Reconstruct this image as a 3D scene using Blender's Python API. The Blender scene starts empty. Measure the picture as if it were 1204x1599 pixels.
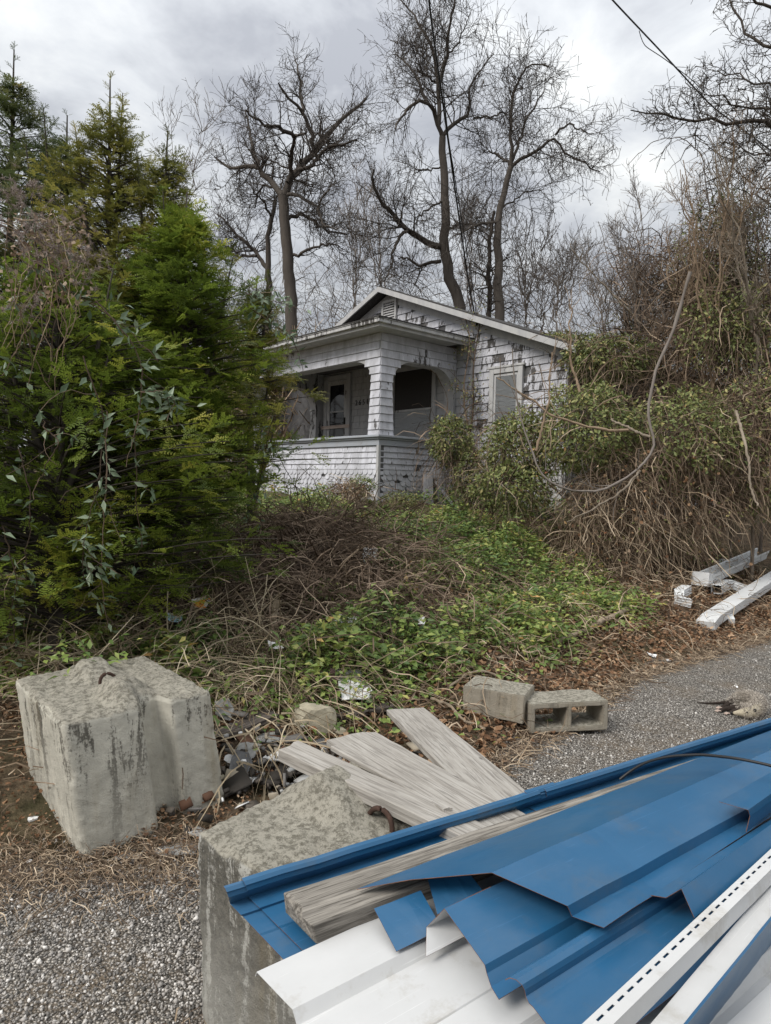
import bpy, bmesh, math, random
import numpy as np
from mathutils import Vector, Matrix

# ------------------------------------------------------------------ camera, sky, sun, exposure
SC = bpy.context.scene
COL = SC.collection
RNG = np.random.default_rng(7)
random.seed(7)
F, EYE = 1050.0, 1.66
PITCH, ROLL = math.atan(43.5 / F), 0.024
_r0 = np.array([1.0, 0, 0]); FW = np.array([0, math.cos(PITCH), -math.sin(PITCH)])
_u0 = np.array([0, math.sin(PITCH), math.cos(PITCH)])
CR = math.cos(ROLL) * _r0 + math.sin(ROLL) * _u0
CU = -math.sin(ROLL) * _r0 + math.cos(ROLL) * _u0
OO = np.array([0, 0, EYE])
cam = bpy.data.cameras.new('camera'); cam_o = bpy.data.objects.new('camera', cam); COL.objects.link(cam_o)
cam.sensor_fit = 'VERTICAL'; cam.sensor_height = 36; cam.lens = 36 * F / 1599
cam.clip_start = 0.05; cam.clip_end = 1500
mw = Matrix.Identity(4)
for i in range(3):
    mw[i][0] = CR[i]; mw[i][1] = CU[i]; mw[i][2] = -FW[i]; mw[i][3] = OO[i]
cam_o.matrix_world = mw
SC.camera = cam_o

SUN_EL, SUN_AZ = math.radians(44), math.radians(-128)      # azimuth from +Y towards +X
SUN_DIR = Vector((math.sin(SUN_AZ) * math.cos(SUN_EL), math.cos(SUN_AZ) * math.cos(SUN_EL), math.sin(SUN_EL)))
world = bpy.data.worlds.new('World'); SC.world = world; world.use_nodes = True
def build_world():
    nt = world.node_tree; N = nt.nodes; L = nt.links; N.clear()
    out = N.new('ShaderNodeOutputWorld'); bg = N.new('ShaderNodeBackground'); L.new(bg.outputs[0], out.inputs[0])
    bg.inputs[1].default_value = 0.1
    sky = N.new('ShaderNodeTexSky'); sky.sky_type = 'NISHITA'; sky.sun_disc = False
    sky.sun_elevation = SUN_EL; sky.sun_rotation = SUN_AZ; sky.dust_density = 3
    tc = N.new('ShaderNodeTexCoord')
    sep = N.new('ShaderNodeSeparateXYZ'); L.new(tc.outputs['Generated'], sep.inputs[0])
    def math_(op, a, b=None, c=None):
        m = N.new('ShaderNodeMath'); m.operation = op
        for i, v in enumerate((a, b, c)):
            if v is None: continue
            if isinstance(v, (int, float)): m.inputs[i].default_value = v
            else: L.new(v, m.inputs[i])
        return m.outputs[0]
    zc = math_('MAXIMUM', sep.outputs[2], 0.0)
    # overcast luminance law: three times brighter overhead than at the horizon
    lum = math_('MULTIPLY_ADD', zc, 1.02, 0.33)
    # cloud deck projected on a plane overhead
    den = math_('ADD', zc, 0.22)
    cx = math_('DIVIDE', sep.outputs[0], den); cy = math_('DIVIDE', sep.outputs[1], den)
    cmb = N.new('ShaderNodeCombineXYZ'); L.new(cx, cmb.inputs[0]); L.new(cy, cmb.inputs[1])
    def noise(scale, detail, rough, off):
        mp = N.new('ShaderNodeMapping'); L.new(cmb.outputs[0], mp.inputs[0]); mp.inputs['Location'].default_value = off
        n = N.new('ShaderNodeTexNoise'); L.new(mp.outputs[0], n.inputs['Vector'])
        n.inputs['Scale'].default_value = scale; n.inputs['Detail'].default_value = detail
        n.inputs['Roughness'].default_value = rough; n.inputs['Distortion'].default_value = 0.35
        return n.outputs[0]
    a = noise(1.05, 7, 0.56, (1.9, 8.2, 0)); b = noise(3.6, 6, 0.6, (0.4, 7.7, 0))
    s = math_('MULTIPLY_ADD', b, 0.38, math_('MULTIPLY', a, 0.75))
    rp = N.new('ShaderNodeValToRGB'); L.new(s, rp.inputs[0])
    e = rp.color_ramp.elements
    e[0].position = 0.45; e[0].color = (0.37, 0.385, 0.42, 1)
    e[1].position = 0.70; e[1].color = (0.84, 0.85, 0.83, 1)
    x = e.new(0.56); x.color = (0.58, 0.60, 0.625, 1)
    # thin cloud around the veiled sun
    vd = N.new('ShaderNodeVectorMath'); vd.operation = 'DOT_PRODUCT'
    L.new(tc.outputs['Generated'], vd.inputs[0]); vd.inputs[1].default_value = SUN_DIR
    glow = math_('POWER', math_('MAXIMUM', vd.outputs['Value'], 0.0), 9.0)
    tot = math_('MULTIPLY', lum, math_('MULTIPLY_ADD', glow, 0.15, 1.0))
    sc = N.new('ShaderNodeVectorMath'); sc.operation = 'SCALE'; L.new(rp.outputs[0], sc.inputs[0])
    L.new(math_('MULTIPLY', tot, 10.0), sc.inputs['Scale'])
    mx = N.new('ShaderNodeMix'); mx.data_type = 'RGBA'; mx.inputs[0].default_value = 0.93
    L.new(sky.outputs[0], mx.inputs[6]); L.new(sc.outputs[0], mx.inputs[7]); L.new(mx.outputs[2], bg.inputs[0])
build_world()
sun = bpy.data.lights.new('sun', 'SUN'); sun.energy = 1.5; sun.angle = math.radians(25); sun.color = (1, 0.96, 0.9)
sun_o = bpy.data.objects.new('sun', sun); COL.objects.link(sun_o)
sun_o.rotation_euler = SUN_DIR.to_track_quat('Z', 'Y').to_euler()
SC.view_settings.view_transform = 'Standard'; SC.view_settings.look = 'None'
SC.view_settings.exposure = 0.84; SC.view_settings.gamma = 1
SC.cycles.max_bounces = 5; SC.cycles.diffuse_bounces = 3; SC.cycles.transparent_max_bounces = 6
SC.cycles.use_denoising = True

# ------------------------------------------------------------------ helpers: rays from the photograph's pixels
def ray(x, y): return CR * ((x - 602) / F) - CU * ((y - 799.5) / F) + FW
def at(x, y, d): v = ray(x, y); return OO + v * d / v[1]
def onz(x, y, z): v = ray(x, y); return OO + v * (z - EYE) / v[2]
EDGE_X = [-60, -3, -1.6, -0.7, 0.72, 2.3, 4.59, 9, 60]
EDGE_Y = [2.2, 2.55, 2.72, 2.90, 3.95, 6.0, 7.85, 10.5, 30]
def edge(x): return np.interp(x, EDGE_X, EDGE_Y)
def terr(x, y):
    x = np.asarray(x, float); y = np.asarray(y, float)
    t = np.maximum(y - edge(x), 0)
    s = np.interp(x, [-2, 0, 3, 8], [0.155, 0.157, 0.23, 0.25])
    z = s * t * t / (t + 0.5)
    cap = 1.3 + 0.05 * np.maximum(y - 12, 0)
    cap = np.minimum(cap, 2.6)
    z = np.where(z < cap, z, cap)
    w = np.clip(t / 1.0, 0, 1)
    z = z + w * (0.035 * np.sin(x * 2.1 + 1.3 * np.sin(y * 1.1)) + 0.03 * np.sin(y * 2.7 + x * .8) + 0.015 * np.sin(x * 6.1 + y * 4.7))
    z = z + 0.30 * np.exp(-(((x + 0.75) / 0.9) ** 2 + ((y - 7.3) / 0.9) ** 2))
    return z
def hit(px, py, up=0.0):
    v = ray(px, py); lo = None
    for d in np.arange(1.5, 30, 0.03):
        p = OO + v * d
        if p[2] - up <= terr(p[0], p[1]): return p
    return OO + v * 25
# ------------------------------------------------------------------ helpers: meshes
def link(o, parent=None):
    COL.objects.link(o)
    if parent is not None: o.parent = parent
    return o
def tag(o, label, cat, group=None, kind=None):
    o['label'] = label; o['category'] = cat
    if group: o['group'] = group
    if kind: o['kind'] = kind
    return o
def empty(name, loc=(0, 0, 0), rz=0.0):
    o = bpy.data.objects.new(name, None); o.location = loc; o.rotation_euler = (0, 0, rz); o.empty_display_size = .2
    return link(o)
def np_mesh(name, V, Fc, mat, parent=None, rnd=None, smooth=False, loc=None):
    V = np.asarray(V, np.float32); Fc = np.asarray(Fc, np.int32); k = Fc.shape[1]
    me = bpy.data.meshes.new(name)
    me.vertices.add(len(V)); me.vertices.foreach_set('co', V.ravel())
    me.loops.add(Fc.size); me.loops.foreach_set('vertex_index', Fc.ravel())
    me.polygons.add(len(Fc)); me.polygons.foreach_set('loop_start', np.arange(0, Fc.size, k, dtype=np.int32))
    me.polygons.foreach_set('loop_total', np.full(len(Fc), k, np.int32))
    if smooth: me.polygons.foreach_set('use_smooth', np.ones(len(Fc), bool))
    if rnd is not None:
        at_ = me.attributes.new('rnd', 'FLOAT', 'POINT'); at_.data.foreach_set('value', np.asarray(rnd, np.float32))
    me.update(calc_edges=True)
    if mat: me.materials.append(mat)
    o = bpy.data.objects.new(name, me)
    if loc is not None: o.location = loc
    return link(o, parent)
def py_mesh(name, V, Fc, mat, parent=None, smooth=False, link_it=True):
    me = bpy.data.meshes.new(name); me.from_pydata([tuple(map(float, v)) for v in V], [], Fc)
    if mat: me.materials.append(mat)
    if smooth:
        for p in me.polygons: p.use_smooth = True
    me.update()
    o = bpy.data.objects.new(name, me)
    return link(o, parent) if link_it else o
def bm_obj(name, bm, mat, parent=None, smooth=False):
    me = bpy.data.meshes.new(name); bm.to_mesh(me); bm.free()
    if mat: me.materials.append(mat)
    if smooth:
        for p in me.polygons: p.use_smooth = True
    return link(bpy.data.objects.new(name, me), parent)
BOXF = [(0, 3, 2, 1), (4, 5, 6, 7), (0, 1, 5, 4), (1, 2, 6, 5), (2, 3, 7, 6), (3, 0, 4, 7)]
def boxes(name, lst, mat, parent=None, bev=0.0):
    V = []; Fc = []
    for (x0, x1, y0, y1, z0, z1) in lst:
        b = len(V)
        V += [(x0, y0, z0), (x1, y0, z0), (x1, y1, z0), (x0, y1, z0), (x0, y0, z1), (x1, y0, z1), (x1, y1, z1), (x0, y1, z1)]
        Fc += [tuple(b + i for i in f) for f in BOXF]
    o = py_mesh(name, V, Fc, mat, parent)
    if bev:
        m = o.modifiers.new('bevel', 'BEVEL'); m.width = bev; m.segments = 2; m.limit_method = 'ANGLE'
    return o
def unit(v): return v / np.maximum(np.linalg.norm(v, axis=-1, keepdims=True), 1e-9)
def frames(axis, nrm):
    axis = unit(axis); side = unit(np.cross(axis, nrm)); n2 = np.cross(side, axis)
    return np.stack([side, axis, n2], -1)
def scatter(name, T, TF, pos, R, scl, mat, parent=None, rnd=None, smooth=False):
    n = len(pos); k = len(T)
    scl = np.asarray(scl, float)
    if scl.ndim == 1: scl = scl[:, None].repeat(3, 1)
    V = np.einsum('nij,nkj->nki', R, T[None] * scl[:, None, :]) + pos[:, None, :]
    Fc = (np.asarray(TF)[None] + (np.arange(n) * k)[:, None, None]).reshape(-1, len(TF[0]))
    r = None if rnd is None else np.repeat(rnd, k)
    return np_mesh(name, V.reshape(-1, 3), Fc, mat, parent, r, smooth)
def tube_arrays(P, Rad, sides):
    S, n, _ = P.shape
    T = np.gradient(P, axis=1); T = unit(T)
    ref = np.where(np.abs(T[:, :1, 2:3]) > 0.9, np.array([1.0, 0, 0]), np.array([0, 0, 1.0]))
    ref = np.broadcast_to(ref, T.shape)
    A = unit(np.cross(T, ref)); B = np.cross(T, A)
    if sides == 1:      # flat ribbon for hair-thin stems, twisting along its length
        tw = (np.arange(S)[:, None] * 2.399 + np.arange(n)[None] * 0.35)[:, :, None]
        W = (np.cos(tw) * A + np.sin(tw) * B) * Rad[:, :, None] * 1.25
        V = np.stack([P - W, P + W], 2); i = np.arange(n - 1) * 2
        q = np.stack([i, i + 1, i + 3, i + 2], -1)
        return V.reshape(-1, 3), (q[None] + (np.arange(S) * n * 2)[:, None, None]).reshape(-1, 4), n * 2
    th = np.arange(sides) * 2 * np.pi / sides
    V = P[:, :, None, :] + Rad[:, :, None, None] * (np.cos(th)[:, None] * A[:, :, None, :] + np.sin(th)[:, None] * B[:, :, None, :])
    i = np.arange(n - 1)[:, None]; j = np.arange(sides)[None]
    j2 = (j + 1) % sides
    q = np.stack([i * sides + j, i * sides + j2, (i + 1) * sides + j2, (i + 1) * sides + j], -1).reshape(-1, 4)
    Fc = (q[None] + (np.arange(S) * n * sides)[:, None, None]).reshape(-1, 4)
    return V.reshape(-1, 3), Fc, n * sides
def tubes(name, groups, mat, parent=None, smooth=True, rng=RNG):
    """groups: list of (P (S,n,3), Rad (S,n), sides); one mesh"""
    Vs, Fs, Rs, off = [], [], [], 0
    for P, Rad, sides in groups:
        if len(P) == 0: continue
        V, Fc, k = tube_arrays(np.asarray(P, float), np.asarray(Rad, float), sides)
        Vs.append(V); Fs.append(Fc + off); off += len(V)
        Rs.append(np.repeat(rng.random(len(P)), k))
    return np_mesh(name, np.concatenate(Vs), np.concatenate(Fs), mat, parent, np.concatenate(Rs), smooth)
def resample(pts, n):
    pts = np.asarray(pts, float)
    d = np.r_[0, np.cumsum(np.linalg.norm(np.diff(pts, axis=0), axis=1))]
    u = np.linspace(0, d[-1], n)
    # smooth interpolation (Catmull-Rom like, through monotone parameter)
    out = np.stack([np.interp(u, d, pts[:, i]) for i in range(pts.shape[1])], -1)
    for _ in range(2):
        out[1:-1] = 0.25 * out[:-2] + 0.5 * out[1:-1] + 0.25 * out[2:]
    return out
def sprout(rng, P, Rad, count, u0, ang, length, steps, wig, up, rr=0.6, rmin=0.006, u1=1.0, tip=0.25):
    """grow child strands from strands P (B,n,3)"""
    B, n, _ = P.shape
    L = np.linalg.norm(np.diff(P, axis=1), axis=2).sum(1)
    idx = rng.choice(B, count, p=L / L.sum()); u = u0 + (u1 - u0) * rng.random(count)
    f = u * (n - 1); i0 = np.minimum(f.astype(int), n - 2); w = (f - i0)[:, None]
    p = P[idx, i0] * (1 - w) + P[idx, i0 + 1] * w
    t = unit(P[idx, i0 + 1] - P[idx, i0]); r = (Rad[idx, i0] * (1 - w[:, 0]) + Rad[idx, i0 + 1] * w[:, 0]) * rr
    perp = unit(np.cross(t, rng.normal(size=(count, 3))))
    a = np.radians(rng.uniform(ang[0], ang[1], count))[:, None]
    d = unit(t * np.cos(a) + perp * np.sin(a) + np.array([0, 0, 1.0]) * up)
    ln = rng.uniform(length[0], length[1], count) * (1.15 - 0.5 * u)
    out = [p]; 
    for k in range(steps):
        d = unit(d + rng.normal(size=(count, 3)) * wig + np.array([0, 0, 1.0]) * up * 0.4)
        out.append(out[-1] + d * (ln / steps)[:, None])
    r = np.maximum(r, rmin)
    R2 = np.maximum(r[:, None] * np.linspace(1, tip, steps + 1)[None], rmin * 0.7)
    return np.stack(out, 1), R2

# ------------------------------------------------------------------ helpers: materials
class MB:
    def __init__(s, name, rough=0.8, spec=0.3):
        s.m = bpy.data.materials.new(name); s.m.use_nodes = True
        s.N = s.m.node_tree.nodes; s.L = s.m.node_tree.links
        s.b = s.N['Principled BSDF']; s.out = s.N['Material Output']
        s.b.inputs['Roughness'].default_value = rough; s.b.inputs['Specular IOR Level'].default_value = spec
        s.tc = s.N.new('ShaderNodeTexCoord')
    def put(s, sock, v):
        if isinstance(v, (int, float)): sock.default_value = v
        elif isinstance(v, tuple): sock.default_value = v if len(v) == 4 or sock.type == 'VECTOR' else (*v, 1)
        else: s.L.new(v, sock)
    def vec(s, scale=(1, 1, 1), coord='Object', loc=(0, 0, 0), rot=(0, 0, 0)):
        m = s.N.new('ShaderNodeMapping'); s.L.new(s.tc.outputs[coord], m.inputs[0])
        m.inputs['Scale'].default_value = scale; m.inputs['Location'].default_value = loc; m.inputs['Rotation'].default_value = rot
        return m.outputs[0]
    def noise(s, scale, detail=5, rough=0.55, v=None, dist=0.0):
        n = s.N.new('ShaderNodeTexNoise'); n.inputs['Scale'].default_value = scale; n.inputs['Detail'].default_value = detail
        n.inputs['Roughness'].default_value = rough; n.inputs['Distortion'].default_value = dist
        s.L.new(v if v is not None else s.tc.outputs['Object'], n.inputs['Vector']); return n.outputs[0]
    def vor(s, scale, v=None, feature='F1', out='Distance'):
        n = s.N.new('ShaderNodeTexVoronoi'); n.inputs['Scale'].default_value = scale; n.feature = feature
        s.L.new(v if v is not None else s.tc.outputs['Object'], n.inputs['Vector']); return n.outputs[out]
    def ramp(s, fac, stops, const=False):
        r = s.N.new('ShaderNodeValToRGB'); s.put(r.inputs[0], fac); e = r.color_ramp.elements
        if const: r.color_ramp.interpolation = 'CONSTANT'
        while len(e) > 1: e.remove(e[-1])
        for i, (p, c) in enumerate(stops):
            el = e[0] if i == 0 else e.new(p)
            el.position = p; el.color = (*c, 1) if len(c) == 3 else c
        return r.outputs[0]
    def mix(s, f, a, b, mode='MIX'):
        m = s.N.new('ShaderNodeMix'); m.data_type = 'RGBA'; m.blend_type = mode
        s.put(m.inputs[0], f); s.put(m.inputs[6], a); s.put(m.inputs[7], b); return m.outputs[2]
    def math(s, op, a, b=0.0):
        m = s.N.new('ShaderNodeMath'); m.operation = op; s.put(m.inputs[0], a); s.put(m.inputs[1], b); return m.outputs[0]
    def attr(s, name):
        a = s.N.new('ShaderNodeAttribute'); a.attribute_name = name; return a.outputs['Fac']
    def info(s): return s.N.new('ShaderNodeObjectInfo').outputs['Random']
    def bump(s, h, strength=0.4, dist=0.01):
        b = s.N.new('ShaderNodeBump'); b.inputs['Strength'].default_value = strength; b.inputs['Distance'].default_value = dist
        s.put(b.inputs['Height'], h); s.L.new(b.outputs[0], s.b.inputs['Normal'])
    def color(s, c): s.put(s.b.inputs['Base Color'], c)
    def rough(s, r): s.put(s.b.inputs['Roughness'], r)
    def translucent(s, col, f):
        t = s.N.new('ShaderNodeBsdfTranslucent'); s.put(t.inputs[0], col)
        m = s.N.new('ShaderNodeMixShader'); m.inputs[0].default_value = f
        s.L.new(s.b.outputs[0], m.inputs[1]); s.L.new(t.outputs[0], m.inputs[2]); s.L.new(m.outputs[0], s.out.inputs[0])

def leaf_mat(name, stops, rough=0.45, trans=0.25, spec=0.35):
    b = MB(name, rough, spec); c = b.ramp(b.attr('rnd'), stops); b.color(c)
    if trans: b.translucent(c, trans)
    return b.m
def m_soil():
    b = MB('soil_with_leaf_litter', 0.95, 0.1)
    n = b.noise(9, 8, 0.7); n2 = b.noise(1.1, 4)
    c = b.ramp(n, [(0.3, (0.038, 0.028, 0.020)), (0.5, (0.109, 0.079, 0.054)), (0.62, (0.192, 0.141, 0.092)), (0.75, (0.282, 0.218, 0.147))])
    c = b.mix(b.ramp(n2, [(0.45, (0, 0, 0)), (0.65, (0.6, 0.6, 0.6))]), c, (0.058, 0.064, 0.026)); b.color(c)
    b.bump(b.noise(30, 6, 0.7), 0.9, 0.04); return b.m
def m_gravel_road():
    b = MB('gravel_surface', 0.9, 0.25)
    d = b.noise(3, 3); v = b.vec()
    cell = b.vor(95, v, 'F1', 'Color'); dist = b.vor(95, v, 'F1', 'Distance')
    bw = b.N.new('ShaderNodeRGBToBW'); b.L.new(cell, bw.inputs[0])
    c = b.ramp(bw.outputs[0], [(0.15, (0.139, 0.128, 0.112)), (0.45, (0.314, 0.289, 0.255)), (0.7, (0.471, 0.438, 0.392)), (0.95, (0.734, 0.690, 0.623))])
    gap = b.ramp(dist, [(0.35, (1, 1, 1)), (0.65, (0.173, 0.163, 0.156))]); c = b.mix(1.0, c, gap, 'MULTIPLY')
    dirt = b.ramp(b.noise(1.7, 6, 0.65), [(0.48, (0, 0, 0)), (0.7, (0.65, 0.65, 0.65))])
    c = b.mix(dirt, c, b.mix(b.noise(14), (0.123, 0.089, 0.057), (0.279, 0.218, 0.152))); b.color(c)
    h = b.ramp(dist, [(0.0, (1, 1, 1)), (0.7, (0, 0, 0))]); b.bump(h, 1.0, 0.012); return b.m
def m_stone_bits():
    b = MB('gravel_stones', 0.85, 0.3)
    c = b.ramp(b.attr('rnd'), [(0.0, (0.070, 0.066, 0.060)), (0.3, (0.182, 0.170, 0.157)), (0.65, (0.335, 0.312, 0.289)), (0.9, (0.503, 0.476, 0.442)), (1, (0.726, 0.695, 0.658))])
    b.color(c); return b.m
def m_concrete(dark=0.5, name='concrete', tint=(0.57, 0.545, 0.465)):
    b = MB(name, 0.92, 0.2)
    base = b.mix(b.ramp(b.noise(5, 8, 0.7), [(0.3, (0, 0, 0)), (0.7, (1, 1, 1))]), tuple(t * .72 for t in tint), tuple(t * 1.12 for t in tint))
    geo = b.N.new('ShaderNodeNewGeometry'); sp = b.N.new('ShaderNodeSeparateXYZ'); b.L.new(geo.outputs['Normal'], sp.inputs[0])
    top = b.ramp(sp.outputs[2], [(0.35, (0, 0, 0)), (0.65, (1, 1, 1))])
    streak = b.noise(7, 7, 0.72, b.vec((1.6, 1.6, 0.16)), 0.4)
    grit = b.noise(55, 8, 0.8); t0 = 0.60 - 0.17 * dark
    sm = b.ramp(b.math('ADD', streak, b.math('MULTIPLY', b.math('SUBTRACT', grit, 0.5), 0.55)), [(t0, (0, 0, 0)), (t0 + 0.06, (0.9, 0.9, 0.9))])
    gz = b.N.new('ShaderNodeSeparateXYZ'); b.L.new(b.tc.outputs['Object'], gz.inputs[0])
    hi = b.ramp(gz.outputs[2], [(0.02, (0.25, 0.25, 0.25)), (0.5, (1, 1, 1))])
    sm = b.mix(1.0, sm, hi, 'MULTIPLY')
    fine = b.ramp(b.noise(60, 8, 0.8), [(0.4, (0, 0, 0)), (0.62, (1, 1, 1))])
    stain = b.mix(fine, (0.05, 0.046, 0.038), (0.15, 0.138, 0.112))
    side = b.mix(sm, base, stain)
    # rust-brown wash
    side = b.mix(b.ramp(b.noise(4, 5, 0.6, b.vec((1.3, 1.3, 0.12), loc=(4, 2, 0)), 0.3), [(0.55, (0, 0, 0)), (0.72, (0.5, 0.5, 0.5))]), side, (0.23, 0.18, 0.10))
    lich = b.ramp(b.noise(38, 10, 0.85), [(0.44, (0.9, 0.9, 0.9)), (0.53, (0, 0, 0))])
    tp = b.mix(lich, b.mix(b.noise(3.5, 6), (0.28, 0.26, 0.215), (0.42, 0.395, 0.33)), (0.125, 0.115, 0.09))
    b.color(b.mix(top, side, tp))
    h = b.mix(0.45, b.noise(130, 6, 0.8), b.noise(34, 8, 0.75)); b.bump(h, 0.85, 0.014); return b.m
def m_wood(name, c0, c1, c2, knots=True, scale=1.0):
    b = MB(name, 0.88, 0.2)
    v = b.vec((1.4 * scale, 26 * scale, 26 * scale)); g = b.noise(1.6, 9, 0.68, v, 0.9)
    v2 = b.vec((5 * scale, 120 * scale, 120 * scale)); g2 = b.noise(1.0, 4, 0.6, v2)
    c = b.ramp(g, [(0.33, c0), (0.44, c1), (0.60, c2)])
    c = b.mix(b.ramp(g2, [(0.52, (0, 0, 0)), (0.62, (0.75, 0.75, 0.75))]), c, c0)
    g3 = b.noise(1.0, 3, 0.6, b.vec((2.5 * scale, 46 * scale, 46 * scale), loc=(3, 1, 2)), 0.5)
    c = b.mix(b.ramp(g3, [(0.62, (0, 0, 0)), (0.70, (0.5, 0.5, 0.5))]), c, tuple(x * .5 for x in c0))
    if knots:
        k = b.vor(3.2 * scale, b.vec((1.0, 3.2, 3.2)))
        c = b.mix(b.ramp(k, [(0.03, (0.85, 0.85, 0.85)), (0.085, (0, 0, 0))]), c, tuple(x * .5 for x in c0))
    c = b.mix(b.ramp(b.noise(3), [(0.5, (0, 0, 0)), (0.8, (0.5, 0.5, 0.5))]), c, tuple(x * .75 for x in c1))
    b.color(c); b.bump(b.mix(0.5, g, g2), 0.55, 0.006); return b.m
def m_paint_metal(name, col, rough=0.32, dirt=0.25, dcol=(0.13, 0.11, 0.07), rnd=0.08, spec=0.45):
    b = MB(name, rough, spec)
    n = b.noise(2.3, 7, 0.62)
    c = b.mix(b.ramp(n, [(0.35, (0, 0, 0)), (0.7, (1, 1, 1))]), tuple(x * (1 - rnd) for x in col), tuple(min(1, x * (1 + rnd)) for x in col))
    d = b.ramp(b.noise(7, 9, 0.72), [(0.54, (0, 0, 0)), (0.75, (dirt, dirt, dirt))])
    c = b.mix(d, c, dcol)
    scr = b.ramp(b.noise(5, 3, 0.6, b.vec((0.7, 40, 40), rot=(0, 0, 0.25)), 0.6), [(0.66, (0, 0, 0)), (0.70, (0.22, 0.22, 0.22))])
    dust = b.ramp(b.noise(1.6, 8, 0.7, b.vec((1, 2.5, 1))), [(0.45, (0, 0, 0)), (0.72, (0.11, 0.11, 0.11))]); c = b.mix(dust, c, (0.30, 0.30, 0.29))
    c = b.mix(scr, c, tuple(min(1, x * 1.6 + .05) for x in col)); b.color(c)
    b.rough(b.math('MULTIPLY_ADD', n, 0.22)); b.N[-1].inputs[2].default_value = rough - 0.08
    b.bump(b.mix(0.3, b.noise(2.6, 2), b.noise(11, 3)), 0.22, 0.02); return b.m
def m_shingle(name, amt=0.5, tone=(0.61, 0.615, 0.665)):
    b = MB(name, 0.75, 0.3)
    r = b.info()
    base = b.mix(r, tuple(t * .86 for t in tone), tuple(min(1, t * 1.08) for t in tone))
    geo = b.N.new('ShaderNodeNewGeometry')
    mp = b.N.new('ShaderNodeMapping'); b.L.new(geo.outputs['Position'], mp.inputs[0]); mp.inputs['Scale'].default_value = (1.1, 1.1, 0.36)
    grime = b.ramp(b.noise(5, 8, 0.7, mp.outputs[0]), [(0.38, (0, 0, 0)), (0.66, (0.75, 0.75, 0.75))])
    base = b.mix(grime, base, (0.33, 0.33, 0.345))
    peel = b.noise(8.5, 8, 0.72, mp.outputs[0]); big = b.noise(1.1, 3, 0.5, geo.outputs['Position'])
    pk = b.math('ADD', peel, b.math('MULTIPLY', b.math('SUBTRACT', big, 0.5), 0.6))
    pk = b.math('ADD', pk, b.math('MULTIPLY', b.math('SUBTRACT', r, 0.5), 0.26))
    m = b.ramp(pk, [(0.70 - 0.17 * amt, (0, 0, 0)), (0.75 - 0.17 * amt, (1, 1, 1))])
    c = b.mix(m, base, b.mix(b.noise(40), (0.03, 0.029, 0.028), (0.13, 0.12, 0.115)))
    b.color(c)
    mv = b.N.new('ShaderNodeMapping'); b.L.new(geo.outputs['Position'], mv.inputs[0]); mv.inputs['Scale'].default_value = (60, 60, 4)
    b.bump(b.mix(0.5, b.noise(1, 3, 0.6, mv.outputs[0]), peel), 0.35, 0.006); return b.m
def m_plain(name, col, rough=0.8, var=0.25, scale=6, spec=0.3, bump=0.3):
    b = MB(name, rough, spec); n = b.noise(scale, 7, 0.65)
    b.color(b.mix(b.ramp(n, [(0.3, (0, 0, 0)), (0.7, (1, 1, 1))]), tuple(x * (1 - var) for x in col), tuple(min(1, x * (1 + var)) for x in col)))
    if bump: b.bump(b.noise(scale * 6, 5, 0.7), bump, 0.006)
    return b.m
def m_bark(name, c0, c1, sc=3.0):
    b = MB(name, 0.95, 0.1); n = b.noise(sc, 7, 0.7, b.vec((4, 4, 0.8)))
    c = b.ramp(n, [(0.35, c0), (0.65, c1)]); c = b.mix(b.math('MULTIPLY', b.attr('rnd'), 0.5), c, tuple(x * 1.5 for x in c1)); b.color(c)
    b.bump(n, 0.5, 0.02); return b.m
def m_glass(name='dark_window_glass'):
    b = MB(name, 0.06, 0.5); b.color((0.012, 0.013, 0.015)); return b.m

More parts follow.
